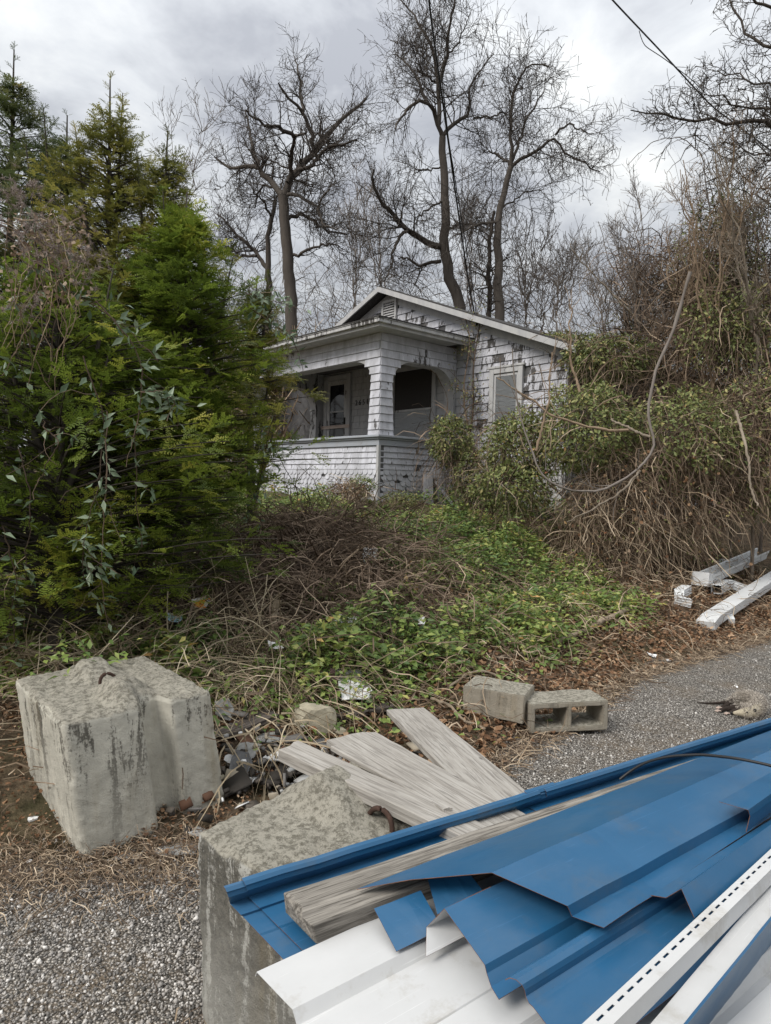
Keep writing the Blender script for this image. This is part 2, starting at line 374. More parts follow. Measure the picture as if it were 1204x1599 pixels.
MAT = dict(
    soil=m_soil(), road=m_gravel_road(), stone=m_stone_bits(),
    conc=m_concrete(0.42, 'pale_streaked_concrete'), conc2=m_concrete(0.98, 'dark_stained_concrete', (0.46, 0.45, 0.41)),
    cinder=m_concrete(0.35, 'cinder_block_concrete', (0.36, 0.325, 0.265)),
    plank=m_wood('weathered_plank', (0.18, 0.165, 0.148), (0.31, 0.288, 0.258), (0.40, 0.378, 0.345)),
    timber=m_wood('grey_timber', (0.06, 0.053, 0.045), (0.17, 0.155, 0.135), (0.30, 0.275, 0.24), True, 1.3),
    greyboard=m_wood('grey_board', (0.06, 0.06, 0.063), (0.12, 0.12, 0.125), (0.19, 0.19, 0.20), False),
    darkwood=m_wood('rotten_board', (0.035, 0.03, 0.027), (0.09, 0.075, 0.065), (0.16, 0.14, 0.125), False),
    blue=m_paint_metal('blue_painted_steel', (0.019, 0.098, 0.205), 0.30, 0.25, spec=0.4),
    white=m_paint_metal('white_painted_steel', (0.54, 0.54, 0.535), 0.38, 0.55, (0.24, 0.20, 0.13), 0.06),
    whited=m_paint_metal('white_steel_with_algae', (0.70, 0.71, 0.68), 0.5, 0.95, (0.10, 0.10, 0.045), 0.06),
    rust=m_plain('rusty_cut_edge', (0.16, 0.075, 0.045), 0.85, 0.4, 30), rebar=m_plain('rusty_iron', (0.05, 0.028, 0.02), 0.85, 0.4, 40),
    gutter=m_paint_metal('white_aluminium', (0.66, 0.67, 0.67), 0.42, 0.4, (0.3, 0.27, 0.2), 0.05), gutter_in=m_plain('dirty_gutter_inside', (0.16, 0.15, 0.11), 0.9, 0.4, 12),
    shingle=m_shingle('peeling_white_shingle', 0.8), shingle2=m_shingle('white_porch_shingle', 0.32), scal=m_shingle('white_scallop', 0.18, (0.58, 0.585, 0.625)),
    siding=m_shingle('aged_white_siding', 0.12, (0.46, 0.455, 0.45)), trim=m_shingle('old_white_trim', 0.2, (0.50, 0.495, 0.485)), rail=m_shingle('weathered_rail', 0.4, (0.38, 0.41, 0.455)),
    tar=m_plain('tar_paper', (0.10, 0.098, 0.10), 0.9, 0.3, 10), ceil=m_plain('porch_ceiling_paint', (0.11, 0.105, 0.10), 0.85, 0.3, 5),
    roofing=m_plain('asphalt_roofing', (0.05, 0.047, 0.045), 0.95, 0.5, 25), glass=m_glass(), screen=m_plain('dark_insect_screen', (0.030, 0.026, 0.024), 0.6, 0.3, 60),
    blind=m_plain('dusty_blind', (0.46, 0.48, 0.50), 0.6, 0.12, 4), black=m_plain('black_rubber', (0.012, 0.012, 0.013), 0.45, 0.2, 20, 0.4, 0.1),
    iron=m_plain('black_iron', (0.015, 0.014, 0.013), 0.5, 0.2, 20), stonerock=m_plain('sandstone', (0.38, 0.345, 0.26), 0.92, 0.3, 9, 0.2, 0.7),
    brown=m_plain('brown_painted_scrap', (0.085, 0.045, 0.038), 0.6, 0.3, 20), slate=m_plain('grey_shingle_scrap', (0.13, 0.13, 0.13), 0.9, 0.35, 30), slate2=m_plain('pale_shingle_scrap', (0.27, 0.27, 0.26), 0.9, 0.3, 30),
    paper=m_plain('white_scrap', (0.78, 0.78, 0.77), 0.7, 0.08, 10), bluepaper=m_plain('pale_blue_paper', (0.42, 0.62, 0.75), 0.6, 0.3, 14),
    brick=m_plain('old_orange_brick', (0.24, 0.105, 0.05), 0.9, 0.35, 25, 0.2, 0.7), board_pink=m_wood('door_board', (0.30, 0.22, 0.18), (0.45, 0.36, 0.31), (0.55, 0.47, 0.42), False),
    bark=m_bark('dark_bark', (0.035, 0.030, 0.027), (0.085, 0.074, 0.064)), bark2=m_bark('grey_bark', (0.095, 0.080, 0.070), (0.20, 0.175, 0.155)),
    barkmid=m_bark('brown_bark', (0.05, 0.042, 0.037), (0.125, 0.106, 0.093)),
    barktan=m_bark('tan_sapling_bark', (0.15, 0.11, 0.075), (0.27, 0.20, 0.14)), barkpale=m_bark('pale_branch_bark', (0.13, 0.105, 0.082), (0.25, 0.21, 0.165)),
    stick=m_bark('dry_stick', (0.17, 0.13, 0.095), (0.33, 0.27, 0.20), 6),
)
MAT['vine'] = leaf_mat('dry_vine', [(0, (0.081, 0.057, 0.041)), (0.4, (0.181, 0.130, 0.090)), (0.75, (0.344, 0.263, 0.181)), (1, (0.580, 0.471, 0.344))], 0.9, 0.0, 0.15)
MAT['vinedark'] = leaf_mat('brown_vine_stems', [(0, (0.062, 0.046, 0.034)), (0.5, (0.146, 0.104, 0.075)), (0.85, (0.250, 0.187, 0.138)), (1, (0.416, 0.322, 0.229))], 0.9, 0.0, 0.15)
MAT['straw'] = leaf_mat('dry_grass', [(0, (0.171, 0.132, 0.086)), (0.5, (0.330, 0.265, 0.178)), (1, (0.555, 0.476, 0.344))], 0.8, 0.15, 0.2)
MAT['green'] = leaf_mat('honeysuckle_leaf', [(0, (0.068, 0.122, 0.039)), (0.35, (0.146, 0.220, 0.059)), (0.65, (0.254, 0.323, 0.084)), (0.88, (0.429, 0.439, 0.140)), (0.95, (0.600, 0.536, 0.167)), (1, (0.600, 0.356, 0.140))], 0.40, 0.25)
MAT['greendull'] = leaf_mat('dull_vine_leaf', [(0, (0.079, 0.105, 0.040)), (0.35, (0.163, 0.200, 0.065)), (0.65, (0.274, 0.292, 0.104)), (0.88, (0.420, 0.362, 0.151)), (0.95, (0.525, 0.327, 0.140)), (1, (0.341, 0.128, 0.069))], 0.5, 0.2)
MAT['greygreen'] = leaf_mat('grey_green_vine_leaf', [(0, (0.089, 0.139, 0.076)), (0.5, (0.177, 0.240, 0.152)), (1, (0.304, 0.367, 0.253))], 0.4, 0.2)
MAT['dead'] = leaf_mat('dead_leaf', [(0, (0.085, 0.048, 0.029)), (0.35, (0.194, 0.105, 0.057)), (0.65, (0.321, 0.194, 0.110)), (0.88, (0.473, 0.321, 0.203)), (1, (0.607, 0.456, 0.321))], 0.75, 0.15, 0.2)
MAT['yew'] = leaf_mat('yew_needles', [(0, (0.046, 0.066, 0.013)), (0.3, (0.105, 0.155, 0.024)), (0.6, (0.213, 0.275, 0.041)), (0.85, (0.423, 0.433, 0.075)), (1, (0.600, 0.552, 0.116))], 0.5, 0.5)
MAT['yewolive'] = leaf_mat('olive_yew_needles', [(0, (0.054, 0.063, 0.020)), (0.35, (0.139, 0.148, 0.036)), (0.65, (0.251, 0.240, 0.058)), (0.9, (0.425, 0.370, 0.097)), (1, (0.560, 0.407, 0.138))], 0.5, 0.5)
MAT['yewdark'] = leaf_mat('dark_yew_needles', [(0, (0.046, 0.065, 0.026)), (0.5, (0.104, 0.132, 0.051)), (0.85, (0.198, 0.193, 0.068)), (1, (0.324, 0.242, 0.085))], 0.5, 0.5)
MAT['fluff'] = leaf_mat('dry_seed_head', [(0, (0.16, 0.12, 0.10)), (0.5, (0.30, 0.24, 0.215)), (1, (0.48, 0.42, 0.39))], 0.9, 0.25, 0.1)
MAT['tanleaf'] = leaf_mat('tan_dry_leaf', [(0, (0.22, 0.15, 0.10)), (1, (0.46, 0.37, 0.28))], 0.8, 0.25, 0.1)

# templates (unit length along +Y)
LEAF_T = np.array([(0, 0, 0), (-.24, .42, .09), (0, .45, 0), (.24, .42, .09), (0, 1, -.06)], float); LEAF_F = [(0, 2, 1), (0, 3, 2), (1, 2, 4), (2, 3, 4)]
LEAF2_T = np.array([(0, 0, 0), (-.22, .45, .08), (.22, .45, .08), (0, 1, -.05)], float); LEAF2_F = [(0, 3, 1), (0, 2, 3)]
DEAD_T = np.array([(0, 0, 0), (-.38, .35, .16), (.40, .40, .10), (-.25, .85, -.05), (.2, .9, .2), (0, .5, -.06)], float); DEAD_F = [(0, 5, 1), (0, 2, 5), (1, 5, 3), (5, 4, 3), (5, 2, 4)]

# ------------------------------------------------------------------ the setting: ground and gravel lot
def axis_vals(lo, hi, step, far_lo, far_hi):
    a = list(np.arange(lo, hi + 1e-6, step)); d = step
    while a[-1] < far_hi: d *= 1.35; a.append(a[-1] + d)
    d = step; b = [a[0]]
    while b[-1] > far_lo: d *= 1.35; b.append(b[-1] - d)
    return np.array(b[:0:-1] + a)
gx = axis_vals(-7, 9, 0.11, -400, 400); gy = axis_vals(0.5, 14, 0.11, -30, 600)
GX, GY = np.meshgrid(gx, gy); GZ = terr(GX, GY)
GZ = GZ - 0.02 * (GY < edge(GX) + 0.25)
ni, nj = GX.shape
ii, jj = np.meshgrid(np.arange(ni - 1), np.arange(nj - 1), indexing='ij')
q = np.stack([ii * nj + jj, ii * nj + jj + 1, (ii + 1) * nj + jj + 1, (ii + 1) * nj + jj], -1).reshape(-1, 4)
g = np_mesh('ground', np.stack([GX, GY, GZ], -1).reshape(-1, 3), q, MAT['soil'], smooth=True); g['kind'] = 'structure'
# gravel lot: strip from its ragged upper edge towards and behind the camera
rx = np.arange(-14, 14.01, 0.06); ru = np.linspace(0, 1, 40) ** 1.6
rag = 0.10 * np.sin(rx * 3.1) + 0.07 * np.sin(rx * 7.3 + 1) + 0.05 * np.sin(rx * 17.0 + .4) + 0.04 * np.sin(rx * 31)
top = edge(rx) + 0.06 + rag
top[(rx > -1.75) & (rx < -.75)] -= 0.12
RY = top[:, None] + (-9 - top[:, None]) * ru[None]; RX = np.repeat(rx[:, None], 40, 1)
RZ = np.maximum(terr(RX, RY), 0) + 0.004
ni, nj = RX.shape
ii, jj = np.meshgrid(np.arange(ni - 1), np.arange(nj - 1), indexing='ij')
q = np.stack([ii * nj + jj, (ii + 1) * nj + jj, (ii + 1) * nj + jj + 1, ii * nj + jj + 1], -1).reshape(-1, 4)[:, ::-1]
r = np_mesh('gravel_lot', np.stack([RX, RY, RZ], -1).reshape(-1, 3), q, MAT['road'], smooth=True); r['kind'] = 'structure'
def add_stones():
    rng = np.random.default_rng(3)
    T = np.array([(-1, -.3, -.2), (.2, -1, .1), (1, .2, -.1), (-.1, 1, .15), (.1, -.1, .85), (-.1, .1, -.8)], float) * 0.56
    TF = [(0, 1, 4), (1, 2, 4), (2, 3, 4), (3, 0, 4), (1, 0, 5), (2, 1, 5), (3, 2, 5), (0, 3, 5)]
    P = []
    for (x0, x1, y0, y1, n) in ((-1.75, -.15, 1.7, 3.05, 15000), (0.2, 2.4, 3.0, 5.6, 12000), (1.6, 5.2, 4.6, 8.4, 7000)):
        x = rng.uniform(x0, x1, n); y = rng.uniform(y0, y1, n)
        e = edge(x) + 0.05 + 0.12 * rng.normal(size=n); keep = y < e
        P.append(np.stack([x, y, terr(x, y) + 0.006], -1)[keep])
    P = np.concatenate(P); n = len(P)
    d = rng.normal(size=(n, 3)); R = frames(d, rng.normal(size=(n, 3)))
    s = rng.gamma(7, 0.0014, n)[:, None] * rng.uniform(.65, 1.25, (n, 3))
    o = scatter('gravel', T, TF, P, R, s, MAT['stone'], rnd=rng.random(n)); o['kind'] = 'stuff'
    o['label'] = 'loose grey gravel stones on the lot'; o['category'] = 'gravel'
add_stones()

# ------------------------------------------------------------------ the house
C0 = at(592, 680, 12); HB = 1.3
HA = -math.radians(48.5)
house = empty('house', (C0[0], C0[1], HB), HA)
tag(house, 'small abandoned house with peeling white shingles and a deep corner porch', 'house')
YW, XL, XR, YB = 1.98, -6.6, 2.52, 8.6        # gable wall plane, left and right corners, back
RXG, SLOPE = -2.06, 0.392                       # ridge position, roof slope
ZR = 5.80 - HB                                 # wall apex
def roofz(x): return ZR - SLOPE * abs(x - RXG)
Z0 = -0.5
prof = [(XL, Z0), (XR, Z0), (XR, roofz(XR)), (RXG, ZR), (XL, roofz(XL))]
V = [(x, YW, z) for x, z in prof] + [(x, YB, z) for x, z in prof]
wall = py_mesh('wall', V, [(0, 1, 2, 3, 4), (9, 8, 7, 6, 5)] + [(i, i + 5, (i + 1) % 5 + 5, (i + 1) % 5) for i in range(5)], MAT['tar'], house)
# roof slabs with overhang
OV, EV, TH = 0.30, 0.34, 0.10
def slab(sgn):
    xe = (XR + EV) if sgn > 0 else (XL - EV)
    z1 = roofz(xe)
    V = []
    for y in (YW - OV, YB + OV):
        V += [(RXG, y, ZR + 0.02), (xe, y, z1 + 0.02), (xe, y, z1 + 0.02 + TH), (RXG, y, ZR + 0.02 + TH)]
    return V
for sgn in (1, -1):
    py_mesh('roof', slab(sgn), [(0, 1, 2, 3), (7, 6, 5, 4), (0, 4, 5, 1), (1, 5, 6, 2), (2, 6, 7, 3), (3, 7, 4, 0)], MAT['roofing'], house)
    xe = (XR + EV + .02) if sgn > 0 else (XL - EV - .02); z1 = roofz(xe)
    y0, y1 = YW - OV - 0.035, YW - OV - 0.004
    V = []
    for y in (y0, y1): V += [(RXG, y, ZR - 0.015), (xe, y, z1 - 0.015), (xe, y, z1 + 0.095), (RXG, y, ZR + 0.095)]
    rb = py_mesh('rake_board', V, [(0, 1, 2, 3), (7, 6, 5, 4), (0, 4, 5, 1), (1, 5, 6, 2), (2, 6, 7, 3), (3, 7, 4, 0)], MAT['trim'], house)
    V = []
    for y in (YW - 0.025, YW - 0.0): V += [(RXG, y, ZR - 0.17), (xe - sgn * .36, y, roofz(xe - sgn * .36) - 0.17), (xe - sgn * .36, y, roofz(xe - sgn * .36) - 0.004), (RXG, y, ZR - 0.004)]
    py_mesh('frieze_board', V, [(0, 1, 2, 3), (7, 6, 5, 4), (0, 4, 5, 1), (1, 5, 6, 2), (2, 6, 7, 3), (3, 7, 4, 0)], MAT['trim'], house)
# ---- shingles
def shingle_mesh(name, w, h, t=0.012, mat=None):
    me = bpy.data.meshes.new(name)
    V = [(0, 0, 0), (w, 0, 0), (w, 0, h), (0, 0, h), (0, -t - .012, 0), (w, -t - .012, 0), (w, -t * .25, h), (0, -t * .25, h)]
    me.from_pydata(V, [], [(0, 1, 2, 3), (4, 7, 6, 5), (0, 4, 5, 1), (1, 5, 6, 2), (2, 6, 7, 3), (3, 7, 4, 0)])
    me.materials.append(mat or MAT['shingle']); me.update(); return me
EXPO = 0.148; SW = 0.305
sh_full = shingle_mesh('shingle', SW - .006, EXPO - .005)  # cut short so dark backing between courses stands in for their shadow line
SH_COUNT = 0
def clip_poly(poly, f):
    out = []
    for i in range(len(poly)):
        a, b = poly[i], poly[(i + 1) % len(poly)]; fa, fb = f(a), f(b)
        if fa >= 0: out.append(a)
        if fa * fb < 0:
            t = fa / (fa - fb); out.append((a[0] + t * (b[0] - a[0]), a[1] + t * (b[1] - a[1])))
    return out
def put_shingle(parent, me, x, y, z, sx=1, rz=0.0, name='shingle', tilt=0.0):
    o = bpy.data.objects.new(name, me); o.location = (x, y, z); o.scale = (sx, 1, 1); o.rotation_euler = (0, tilt, rz)
    return link(o, parent)
def gable_shingles():
    rng = random.Random(4); stuffV, stuffF = [], []
    win = (0.86, 1.66, 2.62 - HB + .0, 3.86 - HB)
    z = 0.0; row = 0
    while z < ZR:
        x = XL + (0 if row % 2 else -SW * .5)
        while x < XR:
            w = SW * rng.choice((1, 1, 1, .75, .6)); x0, x1 = max(x, XL), min(x + w, XR); x += w
            if x1 - x0 < .03: continue
            zc = z + EXPO / 2
            if x0 > win[0] - .11 and x1 < win[1] + .11 and win[2] < zc < win[3]: continue
            if min(z, z + .1) > max(roofz(x0), roofz(x1)) - .05: continue
            if rng.random() < 0.02: continue
            poly = [(x0, z), (x1 - .008, z), (x1 - .008, z + EXPO - .005), (x0, z + EXPO - .005)]
            vis = (x1 > .05 and z > 0.75) or (z > 4.3 - HB and x1 > -4.4)
            inporch = -4.62 < x1 and x0 < -.02 and z < 4.3 - HB
            if inporch or x1 < -4.4 or not vis:
                if x1 < -4.7: continue
                b = len(stuffV); y = YW - .002
                for (px, pz) in poly: stuffV.append((px, y - (.018 if pz == z else .006), pz))
                for (px, pz) in poly: stuffV.append((px, y, pz))
                stuffF += [(b, b + 1, b + 2, b + 3), (b, b + 4, b + 5, b + 1), (b + 1, b + 5, b + 6, b + 2), (b + 3, b + 7, b + 4, b)]
                continue
            over = max(poly[2][1] - roofz(poly[2][0]), poly[3][1] - roofz(poly[3][0]))
            if over > -0.03:
                pl = clip_poly(poly, lambda p: roofz(p[0]) - .03 - p[1])
                if len(pl) < 3: continue
                n = len(pl)
                V = [(px - x0, -(.018 if pz - z < .02 else .006), pz - z) for px, pz in pl] + [(px - x0, 0, pz - z) for px, pz in pl]
                o = py_mesh('shingle', V, [tuple(range(n))] + [(i, i + n, (i + 1) % n + n, (i + 1) % n) for i in range(n)], MAT['shingle'], wall)
                o.location = (x0, YW - .002, z)
            else:
                put_shingle(wall, sh_full, x0, YW - .002, z, (x1 - x0) / SW, 0, tilt=rng.uniform(-.012, .012))
        z += EXPO; row += 1
    o = py_mesh('porch_siding', stuffV, stuffF, MAT['siding'], house); o['kind'] = 'stuff'
gable_shingles()
# right-hand side wall: plain siding sheet, mostly behind the thicket
boxes('side_siding', [(XR + .004, XR + .02, YW, YB, Z0, roofz(XR) - .02)], MAT['siding'], house)
# ---- windows, door, vent
def frame_rect(x0, x1, z0, z1, w, y0, y1): return [(x0, x0 + w, y0, y1, z0, z1), (x1 - w, x1, y0, y1, z0, z1), (x0 + w, x1 - w, y0, y1, z1 - w, z1), (x0 + w, x1 - w, y0, y1, z0, z0 + w)]
def blind_mesh(name, x0, x1, z0, z1, y, parent, rng):
    L = []; z = z0
    V = []; Fc = []
    while z < z1:
        dz = rng.uniform(-.003, .003); b = len(V)
        V += [(x0, y, z + dz), (x1, y, z - dz), (x1, y - .012, z + .019 - dz), (x0, y - .012, z + .019 + dz)]; Fc.append((b, b + 1, b + 2, b + 3)); z += .024
    return py_mesh(name, V, Fc, MAT['blind'], parent)
gw = boxes('window', frame_rect(0.88, 1.64, 2.66 - HB, 3.84 - HB, .10, YW - .07, YW - .003) + [(0.84, 1.68, YW - .085, YW - .003, 3.835 - HB, 3.875 - HB), (0.84, 1.68, YW - .10, YW - .003, 2.62 - HB, 2.665 - HB)], MAT['trim'], house, .006)
boxes('window_sash', frame_rect(0.98, 1.54, 2.77 - HB, 3.73 - HB, .045, YW - .045, YW - .015), MAT['trim'], gw)
boxes('pane', [(1.02, 1.50, YW - .03, YW - .026, 2.8 - HB, 3.69 - HB)], MAT['glass'], gw)
blind_mesh('window_blind', 1.025, 1.495, 2.82 - HB, 3.68 - HB, YW - .034, gw, random.Random(1))
pw0, pw1 = -1.86, -0.52
pw = boxes('window', frame_rect(pw0, pw1, 2.25 - HB, 4.16 - HB, .10, YW - .07, YW - .02), MAT['trim'], house, .006)
boxes('meeting_rail', [(pw0 + .1, pw1 - .1, YW - .06, YW - .03, 3.20 - HB, 3.245 - HB)], MAT['trim'], pw)
boxes('pane', [(pw0 + .1, pw1 - .1, YW - .034, YW - .028, 2.35 - HB, 3.2 - HB)], MAT['glass'], pw)
boxes('insect_screen', [(pw0 + .1, pw1 - .1, YW - .04, YW - .036, 3.245 - HB, 4.06 - HB)], MAT['screen'], pw)
blind_mesh('window_blind', pw0 + .12, pw1 - .12, 2.36 - HB, 3.19 - HB, YW - .042, pw, random.Random(2))
dx0, dx1 = -4.30, -3.28
door = boxes('door', frame_rect(dx0, dx1, 1.98 - HB, 4.22 - HB, .12, YW - .08, YW - .02), MAT['trim'], house, .006)
boxes('storm_door', frame_rect(dx0 + .125, dx1 - .125, 2.0 - HB, 4.09 - HB, .105, YW - .065, YW - .03), MAT['trim'], door)
boxes('door_rail', [(dx0 + .23, dx1 - .23, YW - .06, YW - .035, 3.34 - HB, 3.37 - HB)], MAT['trim'], door)
boxes('pane', [(dx0 + .23, dx1 - .23, YW - .05, YW - .045, 2.4 - HB, 3.985 - HB)], MAT['glass'], door)
boxes('barring_board', [(dx0 - .06, dx1 + .02, YW - .10, YW - .082, 2.955 - HB, 3.03 - HB)], MAT['board_pink'], door)
boxes('handle', [(dx1 - .20, dx1 - .165, YW - .10, YW - .066, 3.04 - HB, 3.20 - HB), (dx1 - .215, dx1 - .15, YW - .13, YW - .09, 3.06 - HB, 3.085 - HB)], MAT['iron'], door, .004)
def house_number():
    cu = bpy.data.curves.new('house_number', 'FONT'); cu.body = '2 6 5 1'; cu.size = .17; cu.extrude = .004
    o = bpy.data.objects.new('house_number', cu); cu.materials.append(MAT['iron'])
    me = bpy.data.meshes.new_from_object(o); bpy.data.objects.remove(o); o = bpy.data.objects.new('house_number', me)
    o.location = (-3.14, YW - .025, 3.46 - HB); o.rotation_euler = (math.pi / 2, 0, 0); link(o, house)
house_number()
vt = boxes('gable_vent', frame_rect(-2.24, -1.76, 5.06 - HB, 5.66 - HB, .055, YW - .07, YW - .018), MAT['trim'], house, .004)
for k in range(9):
    z = 5.13 - HB + k * .054
    py_mesh('louver', [(-2.185, YW - .022, z + .038), (-1.815, YW - .022, z + .038), (-1.815, YW - .06, z), (-2.185, YW - .06, z), (-2.185, YW - .022, z + .03), (-1.815, YW - .022, z + .03), (-1.815, YW - .06, z - .008), (-2.185, YW - .06, z - .008)],
            [(0, 1, 2, 3), (7, 6, 5, 4), (3, 2, 6, 7), (0, 3, 7, 4), (1, 5, 6, 2)], MAT['trim'], vt)
# ---- the porch
PW = -4.62          # left end of the porch
ZC = 2.46 - HB      # under the cap
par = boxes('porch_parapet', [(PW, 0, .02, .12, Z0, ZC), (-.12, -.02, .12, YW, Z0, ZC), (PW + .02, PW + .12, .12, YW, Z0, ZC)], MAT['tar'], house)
boxes('parapet_cap', [(PW - .09, .09, -.09, .2, ZC + .035, ZC + .075), (PW - .05, .05, -.05, .18, ZC, ZC + .035), (-.2, .09, .2, YW - .03, ZC + .035, ZC + .075), (-.18, .05, .18, YW - .03, ZC, ZC + .035),
                      (PW - .02, .02, -.02, .02, ZC - .11, ZC), (.0, .02, .02, YW - .03, ZC - .11, ZC)], MAT['rail'], house, .006)
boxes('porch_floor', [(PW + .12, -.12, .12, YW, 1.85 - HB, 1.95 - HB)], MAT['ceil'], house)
def parapet_shingles():
    rng = random.Random(9)
    me = shingle_mesh('shingle', .25, .101, .012, MAT['shingle2'])
    z = ZC - .11 - .108; rows = 0
    while rows < 4:
        for side, L in ((0, -PW), (1, YW)):
            x = -rng.uniform(0, .2)
            while x < L:
                w = rng.uniform(.19, .33); a, b = max(x, 0), min(x + w, L); x += w
                if b - a < .03: continue
                sc = (b - a - .005) / .25
                if side == 0:
                    put_shingle(par, me, PW + a, .02, z + rng.uniform(-.003, .003), sc, 0, tilt=rng.uniform(-.008, .008))
                else:
                    put_shingle(par, me, -.02, a, z + rng.uniform(-.003, .003), sc, math.pi / 2)
        z -= .105; rows += 1
    # scalloped courses below
    n = 7; w, h = .135, .15
    pts = [(0, h), (0, .05)] + [(w / 2 - w / 2 * math.cos(math.pi * k / n), .05 - .055 * math.sin(math.pi * k / n)) for k in range(1, n)] + [(w, .05), (w, h)]
    m = len(pts)
    V = [(px * .95 + .004, -.030 + .024 * (pz / h), pz) for px, pz in pts] + [(px * .95 + .004, 0, pz) for px, pz in pts]
    ms = bpy.data.meshes.new('scallop'); ms.from_pydata(V, [], [tuple(range(m))] + [(i, i + m, (i + 1) % m + m, (i + 1) % m) for i in range(m)]); ms.materials.append(MAT['scal']); ms.update()
    z = ZC - .11 - .108 * 4 - .09; row = 0
    while row < 6:
        for side, L in ((0, -PW), (1, YW)):
            k = int(L / w); off = (w / 2 if row % 2 else 0)
            for i in range(k):
                a = off + i * w
                if a + w > L + .02 or rng.random() < .015: continue
                zz = z + rng.uniform(-.004, .004)
                if side == 0: put_shingle(par, ms, PW + a, .02, zz, 1, 0, 'scallop', rng.uniform(-.02, .02))
                else: put_shingle(par, ms, -.02, a, zz, 1, math.pi / 2, 'scallop')
        z -= .098; row += 1
parapet_shingles()
boxes('corner_strip', [(-.022, .036, -.036, .018, Z0, ZC - .11)], MAT['trim'], house)
# arched porch frame: beam with rounded corners and square columns
ZB, ZT = 3.90 - HB, 4.34 - HB
def arch_poly(u0, u1, col0, col1, r0=.5, r1=.5, flare=.05, zf=.75):
    """outline in (u, z): columns at both ends, rounded opening between them"""
    zc = ZC + .075
    P = [(u0, zc), (u0 + col0 + flare, zc), (u0 + col0, zc + .6)]
    n = 8
    for k in range(n + 1):
        a = math.pi - (math.pi / 2) * k / n
        P.append((u0 + col0 + r0 + r0 * math.cos(a), ZB - r0 * zf + r0 * zf * math.sin(a)))
    for k in range(n + 1):
        a = math.pi / 2 - (math.pi / 2) * k / n
        P.append((u1 - col1 - r1 + r1 * math.cos(a), ZB - r1 * zf + r1 * zf * math.sin(a)))
    P += [(u1 - col1, zc + .6), (u1 - col1 - flare, zc), (u1, zc), (u1, ZT), (u0, ZT)]
    return P
def arch_mesh(name, P, to3, mat):
    inner = P[1:-3]; u0, u1 = P[0][0], P[-3][0]; outer = []
    m = len(inner)
    for k, (u, z) in enumerate(inner):
        if k < 3: outer.append((u0, z if k < 2 else ZT))
        elif k >= m - 3: outer.append((u1, z if k > m - 3 else ZT))
        else: outer.append((u, ZT))
    outer[2] = (u0, inner[2][1]); outer[m - 3] = (u1, inner[m - 3][1])
    path = list(zip(inner, outer))
    # corner fan: column side, then top
    path = path[:3] + [(inner[2], (u0, ZT))] + path[3:m - 3] + [(inner[m - 3], (u1, ZT))] + path[m - 3:]
    V, Fc = [], []
    for (a, b) in path:
        for s_ in (0, 1): V += [to3(a[0], s_, a[1]), to3(b[0], s_, b[1])]
    for k in range(len(path) - 1):
        a, b = k * 4, (k + 1) * 4
        Fc += [(a, b, b + 1, a + 1), (a + 2, a + 3, b + 3, b + 2), (a, a + 2, b + 2, b), (a + 1, b + 1, b + 3, a + 3)]
    Fc += [(0, 1, 3, 2), (len(V) - 4, len(V) - 2, len(V) - 1, len(V) - 3)]
    bm = bmesh.new(); vs = [bm.verts.new(v) for v in V]
    for f in Fc:
        try: bm.faces.new([vs[i] for i in f])
        except ValueError: pass
    bmesh.ops.remove_doubles(bm, verts=bm.verts, dist=1e-5); bmesh.ops.recalc_face_normals(bm, faces=bm.faces)
    return bm_obj(name, bm, mat, house)
CT = .25
beam_f = arch_mesh('porch_arch', arch_poly(PW, 0, .26, .25), lambda u, s, z: (u, .0 + s * CT, z), MAT['siding'])
beam_s = arch_mesh('porch_arch', arch_poly(CT + .003, YW - .025, .03, .06, .46, .50, .02, 1.0), lambda u, s, z: (-s * CT, u, z), MAT['siding'])
beam_l = arch_mesh('porch_arch', arch_poly(CT + .003, YW - .025, .03, .22, .46, .50, .02, 1.0), lambda u, s, z: (PW + s * CT, u, z), MAT['siding'])
def arch_shingles():
    rng = random.Random(12)
    me = shingle_mesh('shingle', .3, .138, .010, MAT['shingle2'])
    # beam courses (thin) and column courses
    zs = [ZB + .015 + k * .142 for k in range(3)]
    for k, z in enumerate(zs):
        x = PW - rng.uniform(0, .3)
        while x < 0:
            w = rng.uniform(.3, .5); a, b = max(x, PW), min(x + w, 0); x += w
            if b - a > .04: put_shingle(beam_f, me, a, -.002, z, (b - a - .004) / .3)
        y = -rng.uniform(0, .3)
        while y < YW - .03:
            w = rng.uniform(.3, .5); a, b = max(y, 0), min(y + w, YW - .03); y += w
            if b - a > .04: put_shingle(beam_s, me, .002, a, z, (b - a - .004) / .3, math.pi / 2)
    z = ZB - .13; k = 0
    while z > ZC + .0:
        f = max(0, (ZC + .825 - z) / .75) * .05; g2 = min(max(0, (z + .04 - (ZB - .375)) / .375), .98); fl = f + .5 * (1 - math.sqrt(1 - g2 * g2)); g3 = min(max(0, (z + .04 - (ZB - .46)) / .46), .98); fs = f + .46 * (1 - math.sqrt(1 - g3 * g3))
        w = .25 + fl
        put_shingle(beam_f, me, -w, -.002, z, w / .3, 0)
        put_shingle(beam_s, me, .002, -.002, z, (.28 + fs) / .3, math.pi / 2)
        z -= .142; k += 1
    return
arch_shingles()
boxes('porch_ceiling', [(PW + .02, -.02, CT, YW - .03, ZT - .06, ZT - .01)], MAT['ceil'], house)
